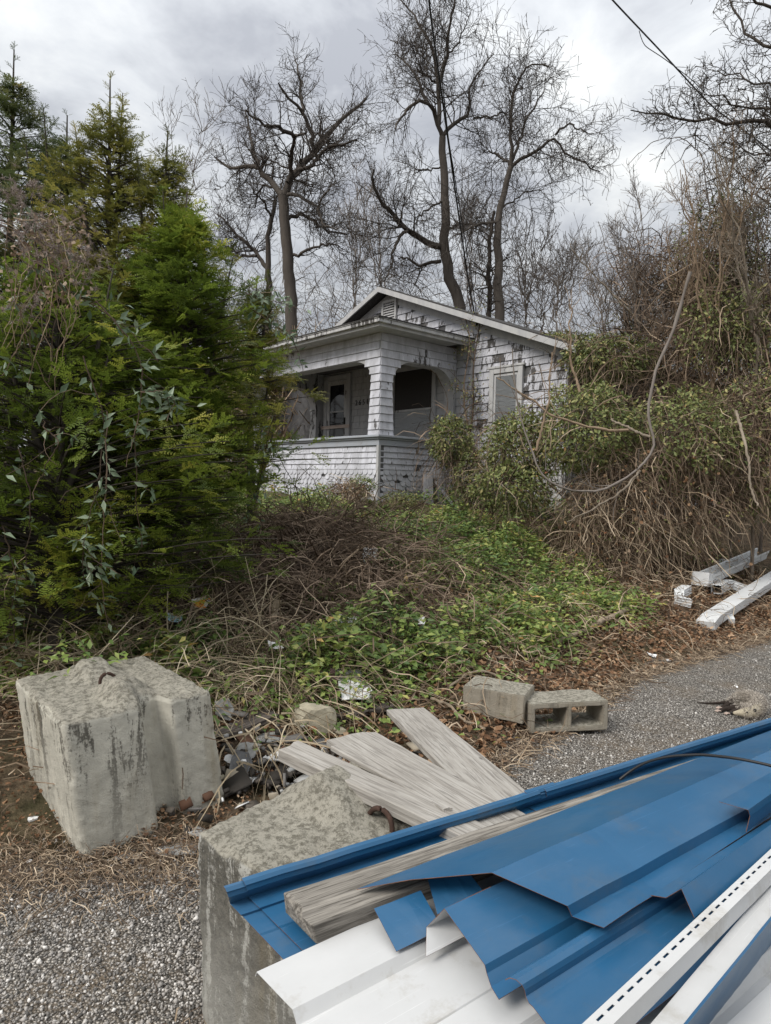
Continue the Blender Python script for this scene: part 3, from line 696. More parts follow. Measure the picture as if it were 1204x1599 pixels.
# eave: soffit, fascia, gutter-like moulding, hip roof
E0 = .36
boxes('soffit', [(PW - E0, E0, -E0, YW - .31, ZT + .003, ZT + .02)], MAT['trim'], house)
fa = boxes('fascia', [(PW - E0 - .01, E0 + .01, -E0 - .02, -E0, ZT - .01, ZT + .06), (E0, E0 + .02, -E0 - .02, YW - .02, ZT - .01, ZT + .06), (PW - E0 - .02, PW - E0, -E0 - .02, YW - .02, ZT - .01, ZT + .06)], MAT['trim'], house, .004)
boxes('eave_gutter', [(PW - E0 - .06, E0 + .06, -E0 - .08, -E0 - .02, ZT + .045, ZT + .105), (E0 + .02, E0 + .08, -E0 - .08, YW - .02, ZT + .045, ZT + .105), (PW - E0 - .07, E0 + .07, -E0 - .095, -E0 - .02, ZT + .105, ZT + .118), (E0 + .02, E0 + .095, -E0 - .095, YW - .02, ZT + .105, ZT + .118)], MAT['trim'], house, .008)
zt = ZT + .12
V = [(PW - E0 - .08, -E0 - .10, zt), (E0 + .10, -E0 - .10, zt), (E0 + .10, YW - .03, zt), (PW - E0 - .08, YW - .03, zt), (PW + 1.5, YW - .03, zt + .36), (-1.5, YW - .03, zt + .36)]
V += [(x, y, z + .022) for x, y, z in V]
py_mesh('porch_roof', V, [(0, 3, 2, 1), (6, 7, 11, 10), (7, 8, 11), (9, 6, 10), (0, 1, 7, 6), (1, 2, 8, 7), (2, 3, 9, 8), (3, 0, 6, 9), (2, 3, 4, 5), (8, 11, 10, 9)], MAT['roofing'], house)
boxes('porch_light', [(PW + CT + .01, PW + CT + .07, YW - .42, YW - .36, 3.28 - HB, 3.36 - HB), (PW + CT - .01, PW + CT + .09, YW - .44, YW - .34, 3.36 - HB, 3.41 - HB)], MAT['gutter'], house, .02)
# service cable and conduit on the gable wall
boxes('conduit', [(.42, .44, YW - .06, YW - .04, 2.2 - HB, 4.6 - HB)], MAT['trim'], house)
# boards leaning on the parapet
def leaning_board(label, px0, py0, px1, py1, d0, d1, w, mat):
    a, b = at(px0, py0, d0), at(px1, py1, d1)
    plank('leaning_board', label, a, b, w, .022, mat, 'boards leaning on the porch', n=np.array([-.5, -.85, .15]))
def plank(name, label, p0, p1, w, t, mat, group=None, n=np.array([0, 0, 1.0]), rough=.0016, cat='plank', rng=random.Random(5), segs=14, cup=0.0):
    p0, p1 = np.asarray(p0, float), np.asarray(p1, float); L = np.linalg.norm(p1 - p0); x = (p1 - p0) / L
    y = unit(np.cross(n, x)); z = np.cross(x, y)
    bm = bmesh.new(); rings = []
    for i in range(segs + 1):
        u = i / segs; r = []
        for (sy, sz) in ((-.5, -1), (.5, -1), (.5, 0), (.25, 0), (0, 0), (-.25, 0), (-.5, 0)):
            e = rng.uniform(-rough, rough); ends = (rng.uniform(-.012, .012) if i in (0, segs) else 0)
            r.append(bm.verts.new((u * L + ends, sy * w + e * (abs(sy) > .4), sz * t + e * .4 - cup * (abs(sy) * 2) ** 2)))
        rings.append(r)
    for i in range(segs):
        for k in range(7): bm.faces.new((rings[i][k], rings[i][(k + 1) % 7], rings[i + 1][(k + 1) % 7], rings[i + 1][k]))
    bm.faces.new(rings[0][::-1]); bm.faces.new(rings[-1])
    bmesh.ops.recalc_face_normals(bm, faces=bm.faces)
    o = bm_obj(name, bm, mat)
    m = Matrix.Identity(4)
    for i in range(3): m[i][0] = x[i]; m[i][1] = y[i]; m[i][2] = z[i]; m[i][3] = p0[i]
    o.matrix_world = m
    md = o.modifiers.new('bevel', 'BEVEL'); md.width = .003; md.segments = 1; md.limit_method = 'ANGLE'; md.angle_limit = .9
    if label: tag(o, label, cat, group)
    return o
leaning_board('wide grey board leaning beside the porch corner, leftmost of three', 669, 796, 668, 738, 11.75, 12.1, .20, MAT['greyboard'])
leaning_board('grey board leaning in the ivy, middle of three at the porch', 688, 796, 684, 733, 11.8, 12.2, .24, MAT['greyboard'])
leaning_board('narrow slanting grey board at the foot of the leaning porch boards', 707, 788, 680, 752, 11.5, 11.9, .05, MAT['greyboard'])

# ------------------------------------------------------------------ concrete blocks
def vnoise(P, f, seed):
    r = np.random.default_rng(seed); s = np.zeros(len(P))
    for k in range(10):
        d = r.normal(size=3); d *= f * (1 + .35 * k) / np.linalg.norm(d)
        s += np.sin(P @ d + r.uniform(0, 6.28) + 1.3 * np.sin(P @ (d[[1, 2, 0]] * .7))) / (1 + .35 * k)
    return s / 3
def concrete_block(label, origin, ax, bx_, dims, shear, mat, ridge_axis, ridge_at, seed, ring_at, groove=None, far=1.0, key=.08):
    A, B, Hh = dims; ax = np.array(ax); bx_ = np.array(bx_)
    bm = bmesh.new(); bmesh.ops.create_cube(bm, size=1); bmesh.ops.subdivide_edges(bm, edges=bm.edges, cuts=56, use_grid_fill=True)
    P = np.array([v.co[:] for v in bm.verts]) + .5; P = P * np.array([A, B, Hh])
    rr = .022; inner = np.clip(P, rr, np.array([A, B, Hh]) - rr); dv = P - inner; l = np.linalg.norm(dv, axis=1, keepdims=True)
    n = dv / np.maximum(l, 1e-6); P0 = inner + n * rr * (l > 1e-6)
    chip = np.clip(vnoise(P0, 22, seed + 5), .1, 1) * (np.abs(n).max(1) < .97) * .02
    P1 = P0 - n * chip[:, None]
    if groove is not None:
        g = np.clip(1 - np.abs(P0[:, 0] - groove) / .075, 0, 1); g = np.minimum(g * 2.4, 1) * .10
        w = np.clip(1 - P0[:, 1] / .2, 0, 1); P1[:, 1] += g * w
        g2 = np.clip(1 - np.abs(P0[:, 0] - groove) / .10, 0, 1) * np.clip(1 - P0[:, 2] / .16, 0, 1) * np.clip(1 - P0[:, 1] / .3, 0, 1)
        P1[:, 2] += .07 * g2
    top = n[:, 2] > .5
    u = P0[:, ridge_axis]; v = P0[:, 1 - ridge_axis]; LU = dims[ridge_axis]
    cross = np.clip(1 - np.abs(v - ridge_at) / .145, 0, 1); cross = np.minimum(cross * 1.5, 1) ** 1.2
    along = np.clip(np.minimum(u / .16, (LU - u) / .16), 0, 1)
    dip = 1 - np.exp(-((u - ring_at) / .115) ** 2)
    dip = np.where(np.abs(u - ring_at) < .3, dip, 1)
    tw = np.clip((P0[:, 2] - Hh + .03) / .03, 0, 1)
    P1[:, 2] += key * cross * along * dip * tw * np.where(u > ring_at, far, 1)
    amp = .006 + .008 * tw
    P1 += n * (vnoise(P0, 9, seed) * .003 + vnoise(P0, 38, seed + 1) * .5 * amp + vnoise(P0, 120, seed + 2) * .4 * amp)[:, None]
    hz = P1[:, 2:3]
    for vtx, p in zip(bm.verts, P1): vtx.co = p
    o = bm_obj('concrete_block', bm, mat, smooth=True)
    m = Matrix.Identity(4)
    for i in range(3):
        m[i][0] = ax[i]; m[i][1] = bx_[i]; m[i][2] = (shear[0], shear[1], 1)[i]; m[i][3] = origin[i]
    # bake the slight lean into the mesh so that the object keeps a plain transform
    rot = Matrix.Identity(4)
    bz = math.atan2(ax[1], ax[0])
    ob = Matrix.Translation(Vector(origin)) @ Matrix.Rotation(bz, 4, 'Z')
    o.data.transform(ob.inverted() @ m); o.matrix_world = ob
    tag(o, label, 'concrete block', 'concrete barrier blocks')
    # iron lifting ring in the dip of the key
    th = np.linspace(-.5, math.pi + .5, 18); rc = [(0, 0, 0)] * 18
    c = np.array([0.0, 0, 0]); c[ridge_axis] = ring_at; c[1 - ridge_axis] = ridge_at; c[2] = Hh - .004
    pts = np.array([c + (np.array([math.cos(a) * .045, 0, math.sin(a) * .05]) if ridge_axis == 1 else np.array([math.cos(a) * .052, .0, math.sin(a) * .05])) for a in th])
    pts[:, 1] += .012 * np.sin(th)
    V, Fc, k = tube_arrays(pts[None], np.full((1, 18), .0085), 8)
    rg = np_mesh('lifting_ring', V, Fc, MAT['rebar'], smooth=True)
    rg.data.transform(ob.inverted() @ m); rg.parent = o
    return o
b1a = np.array([.50, .53, 0]); A1 = np.linalg.norm(b1a); b1a /= A1
b1b = np.array([-.56, .64, 0]); B1 = np.linalg.norm(b1b); b1b /= B1
concrete_block('pale streaked concrete block with a vertical groove, standing alone at the bank', (-1.27, 2.84, -.015), b1a, b1b, (A1, B1, .615), (-.155, 0.0), MAT['conc'], 1, .36, 11, .44, groove=.43)
b2a = np.array([.735, -.677, 0]); b2b = np.array([.63, .776, 0])
concrete_block('dark stained concrete block under the blue trim and weathered planks', (-.525, 1.985, -.03), b2a, b2b, (.78, .84, .635), (-.045, 0.0), MAT['conc2'], 0, .42, 23, .40, far=.0, key=.10)

# ------------------------------------------------------------------ planks and timber
G_PL = 'weathered planks on the dark block'
plank('wood_plank', 'narrow thick weathered plank with knots resting on the dark concrete block', at(452, 1163, 2.40) * 1.0, at(760, 1305, 1.88), .105, .045, MAT['plank'], G_PL)
plank('wood_plank', 'wide weathered plank with a split edge, middle of the three fanned planks', at(549, 1147, 2.80), at(800, 1296, 1.92), .225, .026, MAT['plank'], G_PL, cup=.004)
plank('wood_plank', 'wide weathered plank with cross scratches, farthest out of the three fanned planks', at(633, 1106, 3.50), at(806, 1262, 2.12), .205, .03, MAT['plank'], G_PL)
plank('split_board', 'thin splintered board edge under the middle fanned plank', at(522, 1164, 2.66), at(700, 1262, 2.0), .03, .02, MAT['plank'], None)
L1 = unit(np.array([.847, .532, 0]))
tb0 = onz(467, 1417, .705); plank('timber', 'long grey weathered timber lying along the blue trim under the blue roof panel', tb0, tb0 + L1 * 3.6, .135, .05, MAT['timber'], cat='timber', rough=.002)
# ------------------------------------------------------------------ sheet metal pile
def sheet(name, label, Lp, Rp, mat, ext=0.35, th=.0014, seg=10, cat='metal panel', wob=.0006, seed=1, group='pile of sheet metal', rim=True):
    """ruled folded sheet between two polylines of 3D points; carries on past the right end by ext"""
    Lp, Rp = np.asarray(Lp, float), np.asarray(Rp, float); r = np.random.default_rng(seed)
    n = len(Lp); us = np.linspace(0, 1 + ext, seg + 1)
    G = Lp[None] * (1 - us[:, None, None]) + Rp[None] * us[:, None, None]
    G[1:, :, 2] += (r.normal(size=(seg, 1)) * wob)
    c = G.reshape(-1, 3).mean(0); c[2] = G[:, :, 2].min()
    d = Rp[0] - Lp[0]; rz = math.atan2(d[1], d[0])
    me = bpy.data.meshes.new(name); me.from_pydata([tuple(p) for p in G.reshape(-1, 3)], [], [(i * n + k, (i + 1) * n + k, (i + 1) * n + k + 1, i * n + k + 1) for i in range(seg) for k in range(n - 1)])
    me.materials.append(mat); me.materials.append(MAT['rust'])
    m = Matrix.Translation(Vector(c)) @ Matrix.Rotation(rz, 4, 'Z'); me.transform(m.inverted())
    o = bpy.data.objects.new(name, me); o.matrix_world = m; link(o)
    md = o.modifiers.new('thickness', 'SOLIDIFY'); md.thickness = th; md.offset = 0
    if rim: md.material_offset_rim = 1
    tag(o, label, cat, group); return o
def px3(*pts): return [onz(*p) for p in pts]
# blue edge trim along the far side (two nested lengths)
tp = [(349, 1384, .692), (351, 1387, .690), (354, 1393, .683), (354.5, 1395, .678), (357, 1401, .668), (357.5, 1405, .655), (359, 1411, .634), (376, 1429, .634), (379, 1431, .628), (405, 1459, .628), (408, 1462, .633), (446, 1502, .632)]
T0 = np.array(px3(*tp))
sheet('roof_trim', 'blue moulded steel trim at the far edge of the pile, end resting on the dark block', T0, T0 + L1 * 2.9, MAT['blue'], .1, cat='metal trim', seed=2)
T1 = T0 + L1 * .045 - np.array([.0, .0, -.0045]) + np.array([.002, -.003, 0]); T1[0] += np.array([-.002, .004, .001])
sheet('roof_trim', 'second length of blue moulded trim nested over the far edge trim', T1, T1 + L1 * .98, MAT['blue'], 0, cat='metal trim', seed=3)
T2 = T1 + L1 * 1.005 + np.array([0, 0, .001])
sheet('roof_trim', 'blue moulded trim length beyond the splice, passing the dead opossum', T2, T2 + L1 * 1.9, MAT['blue'], .05, cat='metal trim', seed=4)
T3 = T1 + L1 * .93 + np.array([-.003, .003, .004])
sheet('trim_splice', 'short blue splice sleeve joining the two far trim lengths', T3, T3 + L1 * .13, MAT['blue'], 0, cat='metal trim', seed=5, seg=2)
# ribbed white panels under the blue ones
def ribbed(p0, cut, n, flat, step, drop):
    pts = [p0 + np.array([0, 0, -.012]) - cut * .006, p0]; q_ = p0.copy()
    for k in range(n):
        q_ = q_ + cut * flat; pts.append(q_.copy())
        q_ = q_ + cut * step + np.array([0, 0, -drop]); pts.append(q_.copy())
        q_ = q_ + cut * step * 1.2; pts.append(q_.copy())
        q_ = q_ + cut * step * .5 + np.array([0, 0, drop * .55]); pts.append(q_.copy())
    return np.array(pts)
LC = unit(np.array([.80, .60, 0])); cutC = unit(onz(459, 1578, .66) - onz(402, 1518, .66)); cutC[2] = 0
W0 = ribbed(onz(401, 1518, .662), unit(cutC), 2, .128, .016, .022); W0e = W0 + LC * 1.6
sheet('white_panel', 'white ribbed panel with its corner sticking out past the timber end', W0, W0e, MAT['white'], .1, seed=6, rim=False)
W1 = ribbed(onz(556, 1640, .650), unit(cutC), 3, .13, .016, .024)
sheet('white_panel', 'lower white ribbed panel at the bottom edge beneath the bent blue panel', W1, W1 + LC * 1.5, MAT['white'], .1, seed=7, rim=False)
# small torn blue pieces between timber and panels
sheet('metal_offcut', 'small torn blue offcut lying on the white panel beside the timber', px3((584, 1419, .700), (619, 1486, .672)), px3((657, 1390, .715), (690, 1449, .684)), MAT['blue'], 0, seg=3, cat='metal scrap', seed=8)
sheet('metal_offcut', 'dark shaded blue strip under the lifted end of the big blue panel', px3((668, 1373, .715), (683, 1428, .70)), px3((735, 1366, .735), (760, 1398, .72)), MAT['blue'], 0, seg=3, cat='metal scrap', seed=9)
# second blue panel with a bent-down end
LD = unit(np.array([.805, .593, 0]))
E0_ = np.array(px3((694, 1419, .752), (757, 1507, .716), (760, 1520, .702), (767, 1541, .688), (779, 1561, .690)))
E0_ = np.vstack([E0_[0] + np.array([-.035, .0, -.032]), E0_])
sheet('roof_panel', 'blue roof panel with its torn end bent down over the white panel', E0_[1:], E0_[1:] + LD * 1.5, MAT['blue'], .1, seed=10)
fl = px3((694, 1419, .752), (666, 1448, .700), (665, 1494, .676)); fr = [fl[0] + LD * .14, fl[1] + LD * .145, fl[2] + LD * .12]
sheet('folded_flange', 'white underside flange folded below the bent blue panel end', fl, fr, MAT['white'], 0, seg=3, cat='metal scrap', seed=11)
# rolled trim
Gp = px3((789, 1530, .722), (796, 1527, .730), (806, 1530, .731), (815, 1538, .726), (819, 1546, .717), (821, 1556, .704), (826, 1567, .698), (832, 1572, .697), (905, 1668, .697))
Gp = np.array(Gp); sheet('roof_trim', 'blue rolled-edge trim beside the slotted white strip', Gp, Gp + LD * 1.3, MAT['blue'], .1, cat='metal trim', seed=12)
# the big top panel
DL = px3((557, 1389, .716), (640, 1374, .750), (768, 1363, .800), (886, 1415, .772), (893, 1431, .748), (943, 1449, .750))
DR = px3((1204, 1141, .735), (1204, 1150, .75), (1204, 1172, .79), (1204, 1243, .772), (1204, 1258, .748), (1204, 1276, .752))
sheet('roof_panel', 'largest blue roof panel, folded along its length, on top of the pile', DL, DR, MAT['blue'], .35, seed=13)
# channel flap and angle on top
IL = px3((1123, 1252, .822), (1168, 1265, .822), (1171, 1274, .805), (1165, 1299, .765)); IR = px3((1204, 1206, .822), (1240, 1214, .822), (1243, 1222, .805), (1240, 1240, .765))
sheet('metal_channel', 'short dark-mouthed blue channel lying on the big blue panel', IL, IR, MAT['blue'], 1.2, seed=14, cat='metal trim', seg=4)
HL = px3((1016, 1398, .755), (1040, 1402, .760), (1064, 1388, .795), (1084, 1433, .755)); HR = px3((1204, 1280, .755), (1215, 1282, .760), (1222, 1275, .795), (1236, 1312, .755))
sheet('metal_angle', 'blue angle trim with a rusty torn end next to the slotted strip', HL, HR, MAT['blue'], .5, seed=15, cat='metal trim')
# slotted white strip with real slots
def slotted_strip():
    z = .772
    a0, a1 = onz(897, 1611, z), onz(1204, 1326, z); b0, b1 = onz(985, 1572, z), onz(1204, 1363, z)
    d = unit(a1 - a0); w = b0 - a0; w = w - d * (w @ d); wd = unit(w); W = np.linalg.norm(w)
    N_ = 40; pitch = .0335; V = []; Fc = []
    cols = [0, .010, .0148, W]
    for i in range(2 * N_ + 1):
        s = -.12 + (i // 2) * pitch + (.0205 if i % 2 else 0)
        for c in cols: V.append(a0 + d * s + wd * c)
        V.append(a0 + d * s + wd * (W + .002) + np.array([0, 0, -.035]))
    for i in range(2 * N_):
        for k in range(4):
            if k == 1 and i % 2 == 0: continue
            Fc.append((i * 5 + k, (i + 1) * 5 + k, (i + 1) * 5 + k + 1, i * 5 + k + 1))
    o = py_mesh('slotted_strip', V, Fc, MAT['white']); md = o.modifiers.new('thickness', 'SOLIDIFY'); md.thickness = .0014
    tag(o, 'white metal strip with a row of slots lying along the pile', 'metal trim', 'pile of sheet metal')
    sheet('metal_trim', 'narrow blue strip showing through the slots of the white strip', [a0 + d * -.1 + wd * .002 + np.array([0, 0, -.006]), a0 + d * -.1 + wd * .03 + np.array([0, 0, -.006])], [a0 + d * 1.15 + wd * .002 + np.array([0, 0, -.006]), a0 + d * 1.15 + wd * .03 + np.array([0, 0, -.006])], MAT['blue'], 0, seed=20)
slotted_strip()
KL = px3((1005, 1612, .728), (1060, 1612, .734)); KR = px3((1204, 1378, .728), (1204, 1434, .734))
sheet('white_panel', 'narrow white panel between the slotted strip and the upturned blue edge', KL, KR, MAT['white'], .4, seed=16, rim=False)
BL = px3((1060, 1608, .754), (1066, 1608, .752), (1112, 1606, .56)); BR = px3((1204, 1430, .754), (1204, 1436, .752), (1204, 1499, .56))
sheet('roof_panel', 'dark upturned blue panel edge near the bottom corner', BL, BR, MAT['blue'], .4, seed=17)
WL = px3((1108, 1608, .556), (1260, 1640, .55)); WR = px3((1204, 1492, .556), (1330, 1520, .55))
sheet('white_panel', 'white panel stained with green algae in the bottom corner', WL, WR, MAT['whited'], .6, seed=18, rim=False)
# sleepers carrying the pile
for k, (s, lab) in enumerate(((.95, 'timber sleeper under the middle of the metal pile'), (1.95, 'timber sleeper under the far end of the metal pile'))):
    c = T0[0] + L1 * s; cr = np.array([.532, -.847, 0]); boxes_o = boxes('sleeper', [(-.06, .06, -.05, .95, 0, .60)], MAT['timber'])
    boxes_o.location = (c[0], c[1], 0.0); boxes_o.rotation_euler = (0, 0, math.atan2(cr[1], cr[0]) - math.pi / 2); tag(boxes_o, lab, 'timber', 'sleepers under the pile')
# black cable
cp = [at(968, 1217, 2.12), at(985, 1203, 2.12), at(1010, 1189, 2.1), at(1045, 1181, 2.06), at(1095, 1178, 2.0), at(1150, 1184, 1.92), at(1204, 1195, 1.86), at(1290, 1225, 1.75), at(1400, 1300, 1.6)]
cp = resample(np.array(cp), 40); V, Fc, k = tube_arrays(cp[None], np.full((1, 40), .0045), 8)
tag(np_mesh('cable', V, Fc, MAT['black'], smooth=True), 'black cable arching over the blue panel and timber', 'cable')

# ------------------------------------------------------------------ cinder blocks, stones, rubble
def cinder(label, px, py, rz, dims, holes, mat, tilt=(0, 0)):
    L, W, Hh = dims; p = hit(px, py)
    bm = bmesh.new()
    if holes:
        # cores run front to back (local Y); profile in X,Z with two square openings
        t = .034; xs = [0, t, L / 2 - t * .45, L / 2 + t * .45, L - t, L]; zs = [0, t, Hh - t, Hh]
        def cell(i, k): return not (k == 1 and i in (1, 3))
        g = {}
        def vv(i, k, s):
            if (i, k, s) not in g: g[(i, k, s)] = bm.verts.new((xs[i], s * W, zs[k]))
            return g[(i, k, s)]
        for i in range(5):
            for k in range(3):
                if not cell(i, k): continue
                bm.faces.new((vv(i, k, 0), vv(i + 1, k, 0), vv(i + 1, k + 1, 0), vv(i, k + 1, 0)))
                bm.faces.new((vv(i, k + 1, 1), vv(i + 1, k + 1, 1), vv(i + 1, k, 1), vv(i, k, 1)))
                for (di, dk, e) in ((-1, 0, ((i, k + 1), (i, k))), (1, 0, ((i + 1, k), (i + 1, k + 1))), (0, -1, ((i, k), (i + 1, k))), (0, 1, ((i + 1, k + 1), (i, k + 1)))):
                    a, b = i + di, k + dk
                    if not (0 <= a < 5 and 0 <= b < 3) or not cell(a, b):
                        (i0, k0), (i1, k1) = e
                        bm.faces.new((vv(i0, k0, 0), vv(i0, k0, 1), vv(i1, k1, 1), vv(i1, k1, 0)))
    else:
        bmesh.ops.create_cube(bm, size=1)
        for v in bm.verts: v.co = ((v.co.x + .5) * L, (v.co.y + .5) * W, (v.co.z + .5) * Hh)
    bmesh.ops.recalc_face_normals(bm, faces=bm.faces)
    bmesh.ops.bevel(bm, geom=[e for e in bm.edges if len(e.link_faces) == 2 and e.calc_face_angle(0) > .5], offset=.006, segments=2, affect='EDGES')
    bmesh.ops.subdivide_edges(bm, edges=[e for e in bm.edges if e.calc_length() > .06], cuts=3, use_grid_fill=True)
    P = np.array([v.co[:] for v in bm.verts]); d = vnoise(P, 60, 3) * .0025 + vnoise(P, 18, 5) * .003
    for v, dd in zip(bm.verts, d): v.co += Vector((dd, dd * .6, dd))
    o = bm_obj('cinder_block', bm, mat)
    o.location = (p[0], p[1], p[2] + (.025 if holes else .0)); o.rotation_euler = (tilt[0], tilt[1], rz); tag(o, label, 'cinder block', 'cinder blocks at the gravel edge'); return o
cinder('solid grey cinder block with a chipped corner, beside the hollow one', 722, 1112, math.radians(-26), (.43, .27, .19), False, MAT['cinder'], (.03, .02))
cinder('hollow cinder block with two open cores facing the gravel', 828, 1152, math.radians(9), (.55, .26, .20), True, MAT['cinder'], (.0, -.02))
def rock(name, label, px, py, size, mat, seed, cat='stone', group=None, lift=.0, rz=0.0):
    p = hit(px, py); bm = bmesh.new(); bmesh.ops.create_icosphere(bm, subdivisions=3, radius=.5)
    r = np.random.default_rng(seed); pl = r.normal(size=(9, 3)); pl = unit(pl); dd = r.uniform(.28, .46, 9)
    for v in bm.verts:
        c = np.array(v.co[:])
        for k in range(9):
            e = c @ pl[k] - dd[k]
            if e > 0: c = c - pl[k] * e
        v.co = c * np.array(size) + vnoise(c[None], 9, seed)[0] * .02 * min(size)
    o = bm_obj(name, bm, mat); o.location = (p[0], p[1], p[2] + size[2] * .28 + lift); o.rotation_euler = (0, 0, rz); tag(o, label, cat, group); return o
rock('stone', 'large tan sandstone lump among the rubble above the planks', 490, 1143, (.30, .22, .27), MAT['stonerock'], 4)
rock('brick', 'rounded orange brick fragment in front of the tan stone', 482, 1150, (.12, .08, .07), MAT['brick'], 6, 'brick', lift=.03)
rock('stone', 'small pale cracked stone beside the brick fragment', 527, 1152, (.12, .07, .06), MAT['stonerock'], 8, lift=.03)
rock('stone', 'tan rubble stone beside the pale grooved block', 362, 1225, (.14, .12, .10), MAT['stonerock'], 9)
def shard(name, label, px, py, w, l, rz, mat, cat, seed, th=.006, up=.03, tilt=(0, 0), bend=0.0, n=7, group=None, d=None):
    """an irregular flat piece: slate, shingle, paper"""
    r = random.Random(seed); p = hit(px, py) if d is None else at(px, py, d); bm = bmesh.new(); ring = []
    for k in range(n):
        a = 2 * math.pi * (k + r.uniform(-.25, .25)) / n; c, s = math.cos(a), math.sin(a); q_ = max(abs(c), abs(s))
        f = r.uniform(.75, 1.0) / q_
        x, y = c * f * w / 2, s * f * l / 2; ring.append(bm.verts.new((x, y, bend * (x / w) ** 2 * w + r.uniform(-.1, .1) * bend * w)))
    f = bm.faces.new(ring); e = bmesh.ops.extrude_face_region(bm, geom=[f])
    for v in e['geom']:
        if isinstance(v, bmesh.types.BMVert): v.co.z += th
    bmesh.ops.triangulate(bm, faces=bm.faces); bmesh.ops.recalc_face_normals(bm, faces=bm.faces)
    o = bm_obj(name, bm, mat); o.location = (p[0], p[1], p[2] + up); o.rotation_euler = (tilt[0], tilt[1], rz); tag(o, label, cat, group); return o
shard('siding_scrap', 'torn white siding scrap behind the tan stone', 553, 1100, .27, .24, .3, MAT['paper'], 'scrap', 1, tilt=(.35, .1), up=.10, n=11)
shard('shingle_scrap', 'flat grey shingle scrap behind the torn white siding', 530, 1078, .34, .20, .2, MAT['slate2'], 'scrap', 2, tilt=(.3, .05), up=.10)
shard('brown_board', 'dark brown broken board standing against the tan stone', 521, 1096, .07, .24, .35, MAT['brown'], 'scrap', 3, tilt=(1.0, .1), up=.12, th=.012, n=5)
shard('shingle_scrap', 'grey shingle scrap under the end of the middle plank', 507, 1168, .20, .14, .8, MAT['slate'], 'scrap', 5, tilt=(.1, .2))
shard('siding_scrap', 'white siding scrap beside the first plank end, lower one', 432, 1196, .18, .09, -.4, MAT['paper'], 'scrap', 6, tilt=(.2, -.1), up=.05)
shard('siding_scrap', 'white siding scrap under the first plank end, upper one', 444, 1196, .11, .10, .6, MAT['paper'], 'scrap', 7, tilt=(.3, .0), up=.07)
shard('paper_scrap', 'small white card in the gap between the two blocks', 359, 1199, .07, .06, .2, MAT['paper'], 'scrap', 8, tilt=(.9, .2), up=.05)
shard('shingle_scrap', 'dark green shingle piece in the gap between the blocks', 377, 1207, .16, .18, .4, MAT['slate'], 'scrap', 9, tilt=(.8, .3), up=.05)
shard('shingle_scrap', 'pale shingle fragment hanging in the gap by the roots', 385, 1188, .15, .12, -.3, MAT['slate2'], 'scrap', 10, tilt=(.7, .1), up=.06)
shard('shingle_scrap', 'dark shingle fragment in front of the pale block groove', 200, 1343, .13, .07, .1, MAT['slate2'], 'scrap', 12, up=.006)
shard('shingle_scrap', 'grey flat slate on the ground between the two concrete blocks', 275, 1330, .21, .10, .05, MAT['slate2'], 'scrap', 11, up=.008)
shard('shingle_scrap', 'grey slate piece standing behind the pale block', 350, 1127, .13, .16, .3, MAT['slate2'], 'scrap', 13, tilt=(1.0, 0), up=.08)
shard('shingle_scrap', 'grey slate lying below the tangled roots', 423, 1160, .22, .12, .5, MAT['slate2'], 'scrap', 14, tilt=(.2, 0))
plank('rotten_board', 'dark rotten board lying behind the tan stone towards the planks', hit(527, 1128) + np.array([0, 0, .05]), hit(612, 1112) + np.array([0, 0, .06]), .09, .03, MAT['darkwood'])
plank('rotten_board', 'dark rotten board in the gap behind the pale block', hit(335, 1160) + np.array([0, 0, .05]), hit(425, 1130) + np.array([0, 0, .08]), .14, .03, MAT['darkwood'])
plank('rotten_board', 'dark board fragment under the white siding scraps', hit(425, 1215) + np.array([0, 0, .03]), hit(475, 1202) + np.array([0, 0, .05]), .10, .02, MAT['brown'])
for k, (px, py, rz, w, l, lab) in enumerate(((655, 1010, .3, .09, .10, 'crumpled white paper in the leaf litter left of the long branch'), (540, 1010, .1, .26, .10, 'crumpled pale plastic strip below the dry vine mound'), (576, 905, .4, .20, .30, 'torn white paper standing in the vines on the mound'),
                                         (428, 1054, .6, .12, .09, 'pale folded scrap in the green leaves above the rubble'), (1018, 1028, .1, .10, .05, 'small white scrap at the gravel edge, nearest the gutters'), (1043, 1036, .3, .06, .04, 'tiny white scrap on the gravel edge'), (1150, 1078, .1, .025, .02, 'tiny white chip on the gravel behind the opossum'))):
    shard('paper_scrap', lab, px, py, w, l, rz, MAT['paper'], 'litter', 40 + k, th=.002, up=.22 if py < 1060 and px < 900 else .03, tilt=(.6 if px != 576 else 1.1, .1), bend=.5, n=8, group='paper litter')
for k, (px, py, w, l, lab) in enumerate(((88, 1355, .045, .018, 'small white butt on the gravel below the pale block'), (45, 1350, .03, .025, 'white pebble-like chip left of the white butt'), (70, 1375, .03, .018, 'white chip just below the white butt'), (10, 1352, .018, .03, 'small blue plastic bit at the edge of the gravel'), (52, 1282, .05, .04, 'white fleck beside the left face of the pale block'))):
    shard('litter_chip', lab, px, py, w, l, .7, MAT['bluepaper'] if 'blue' in lab else MAT['paper'], 'litter', 60 + k, th=.008, up=.008, n=6, group='small litter by the pale block')
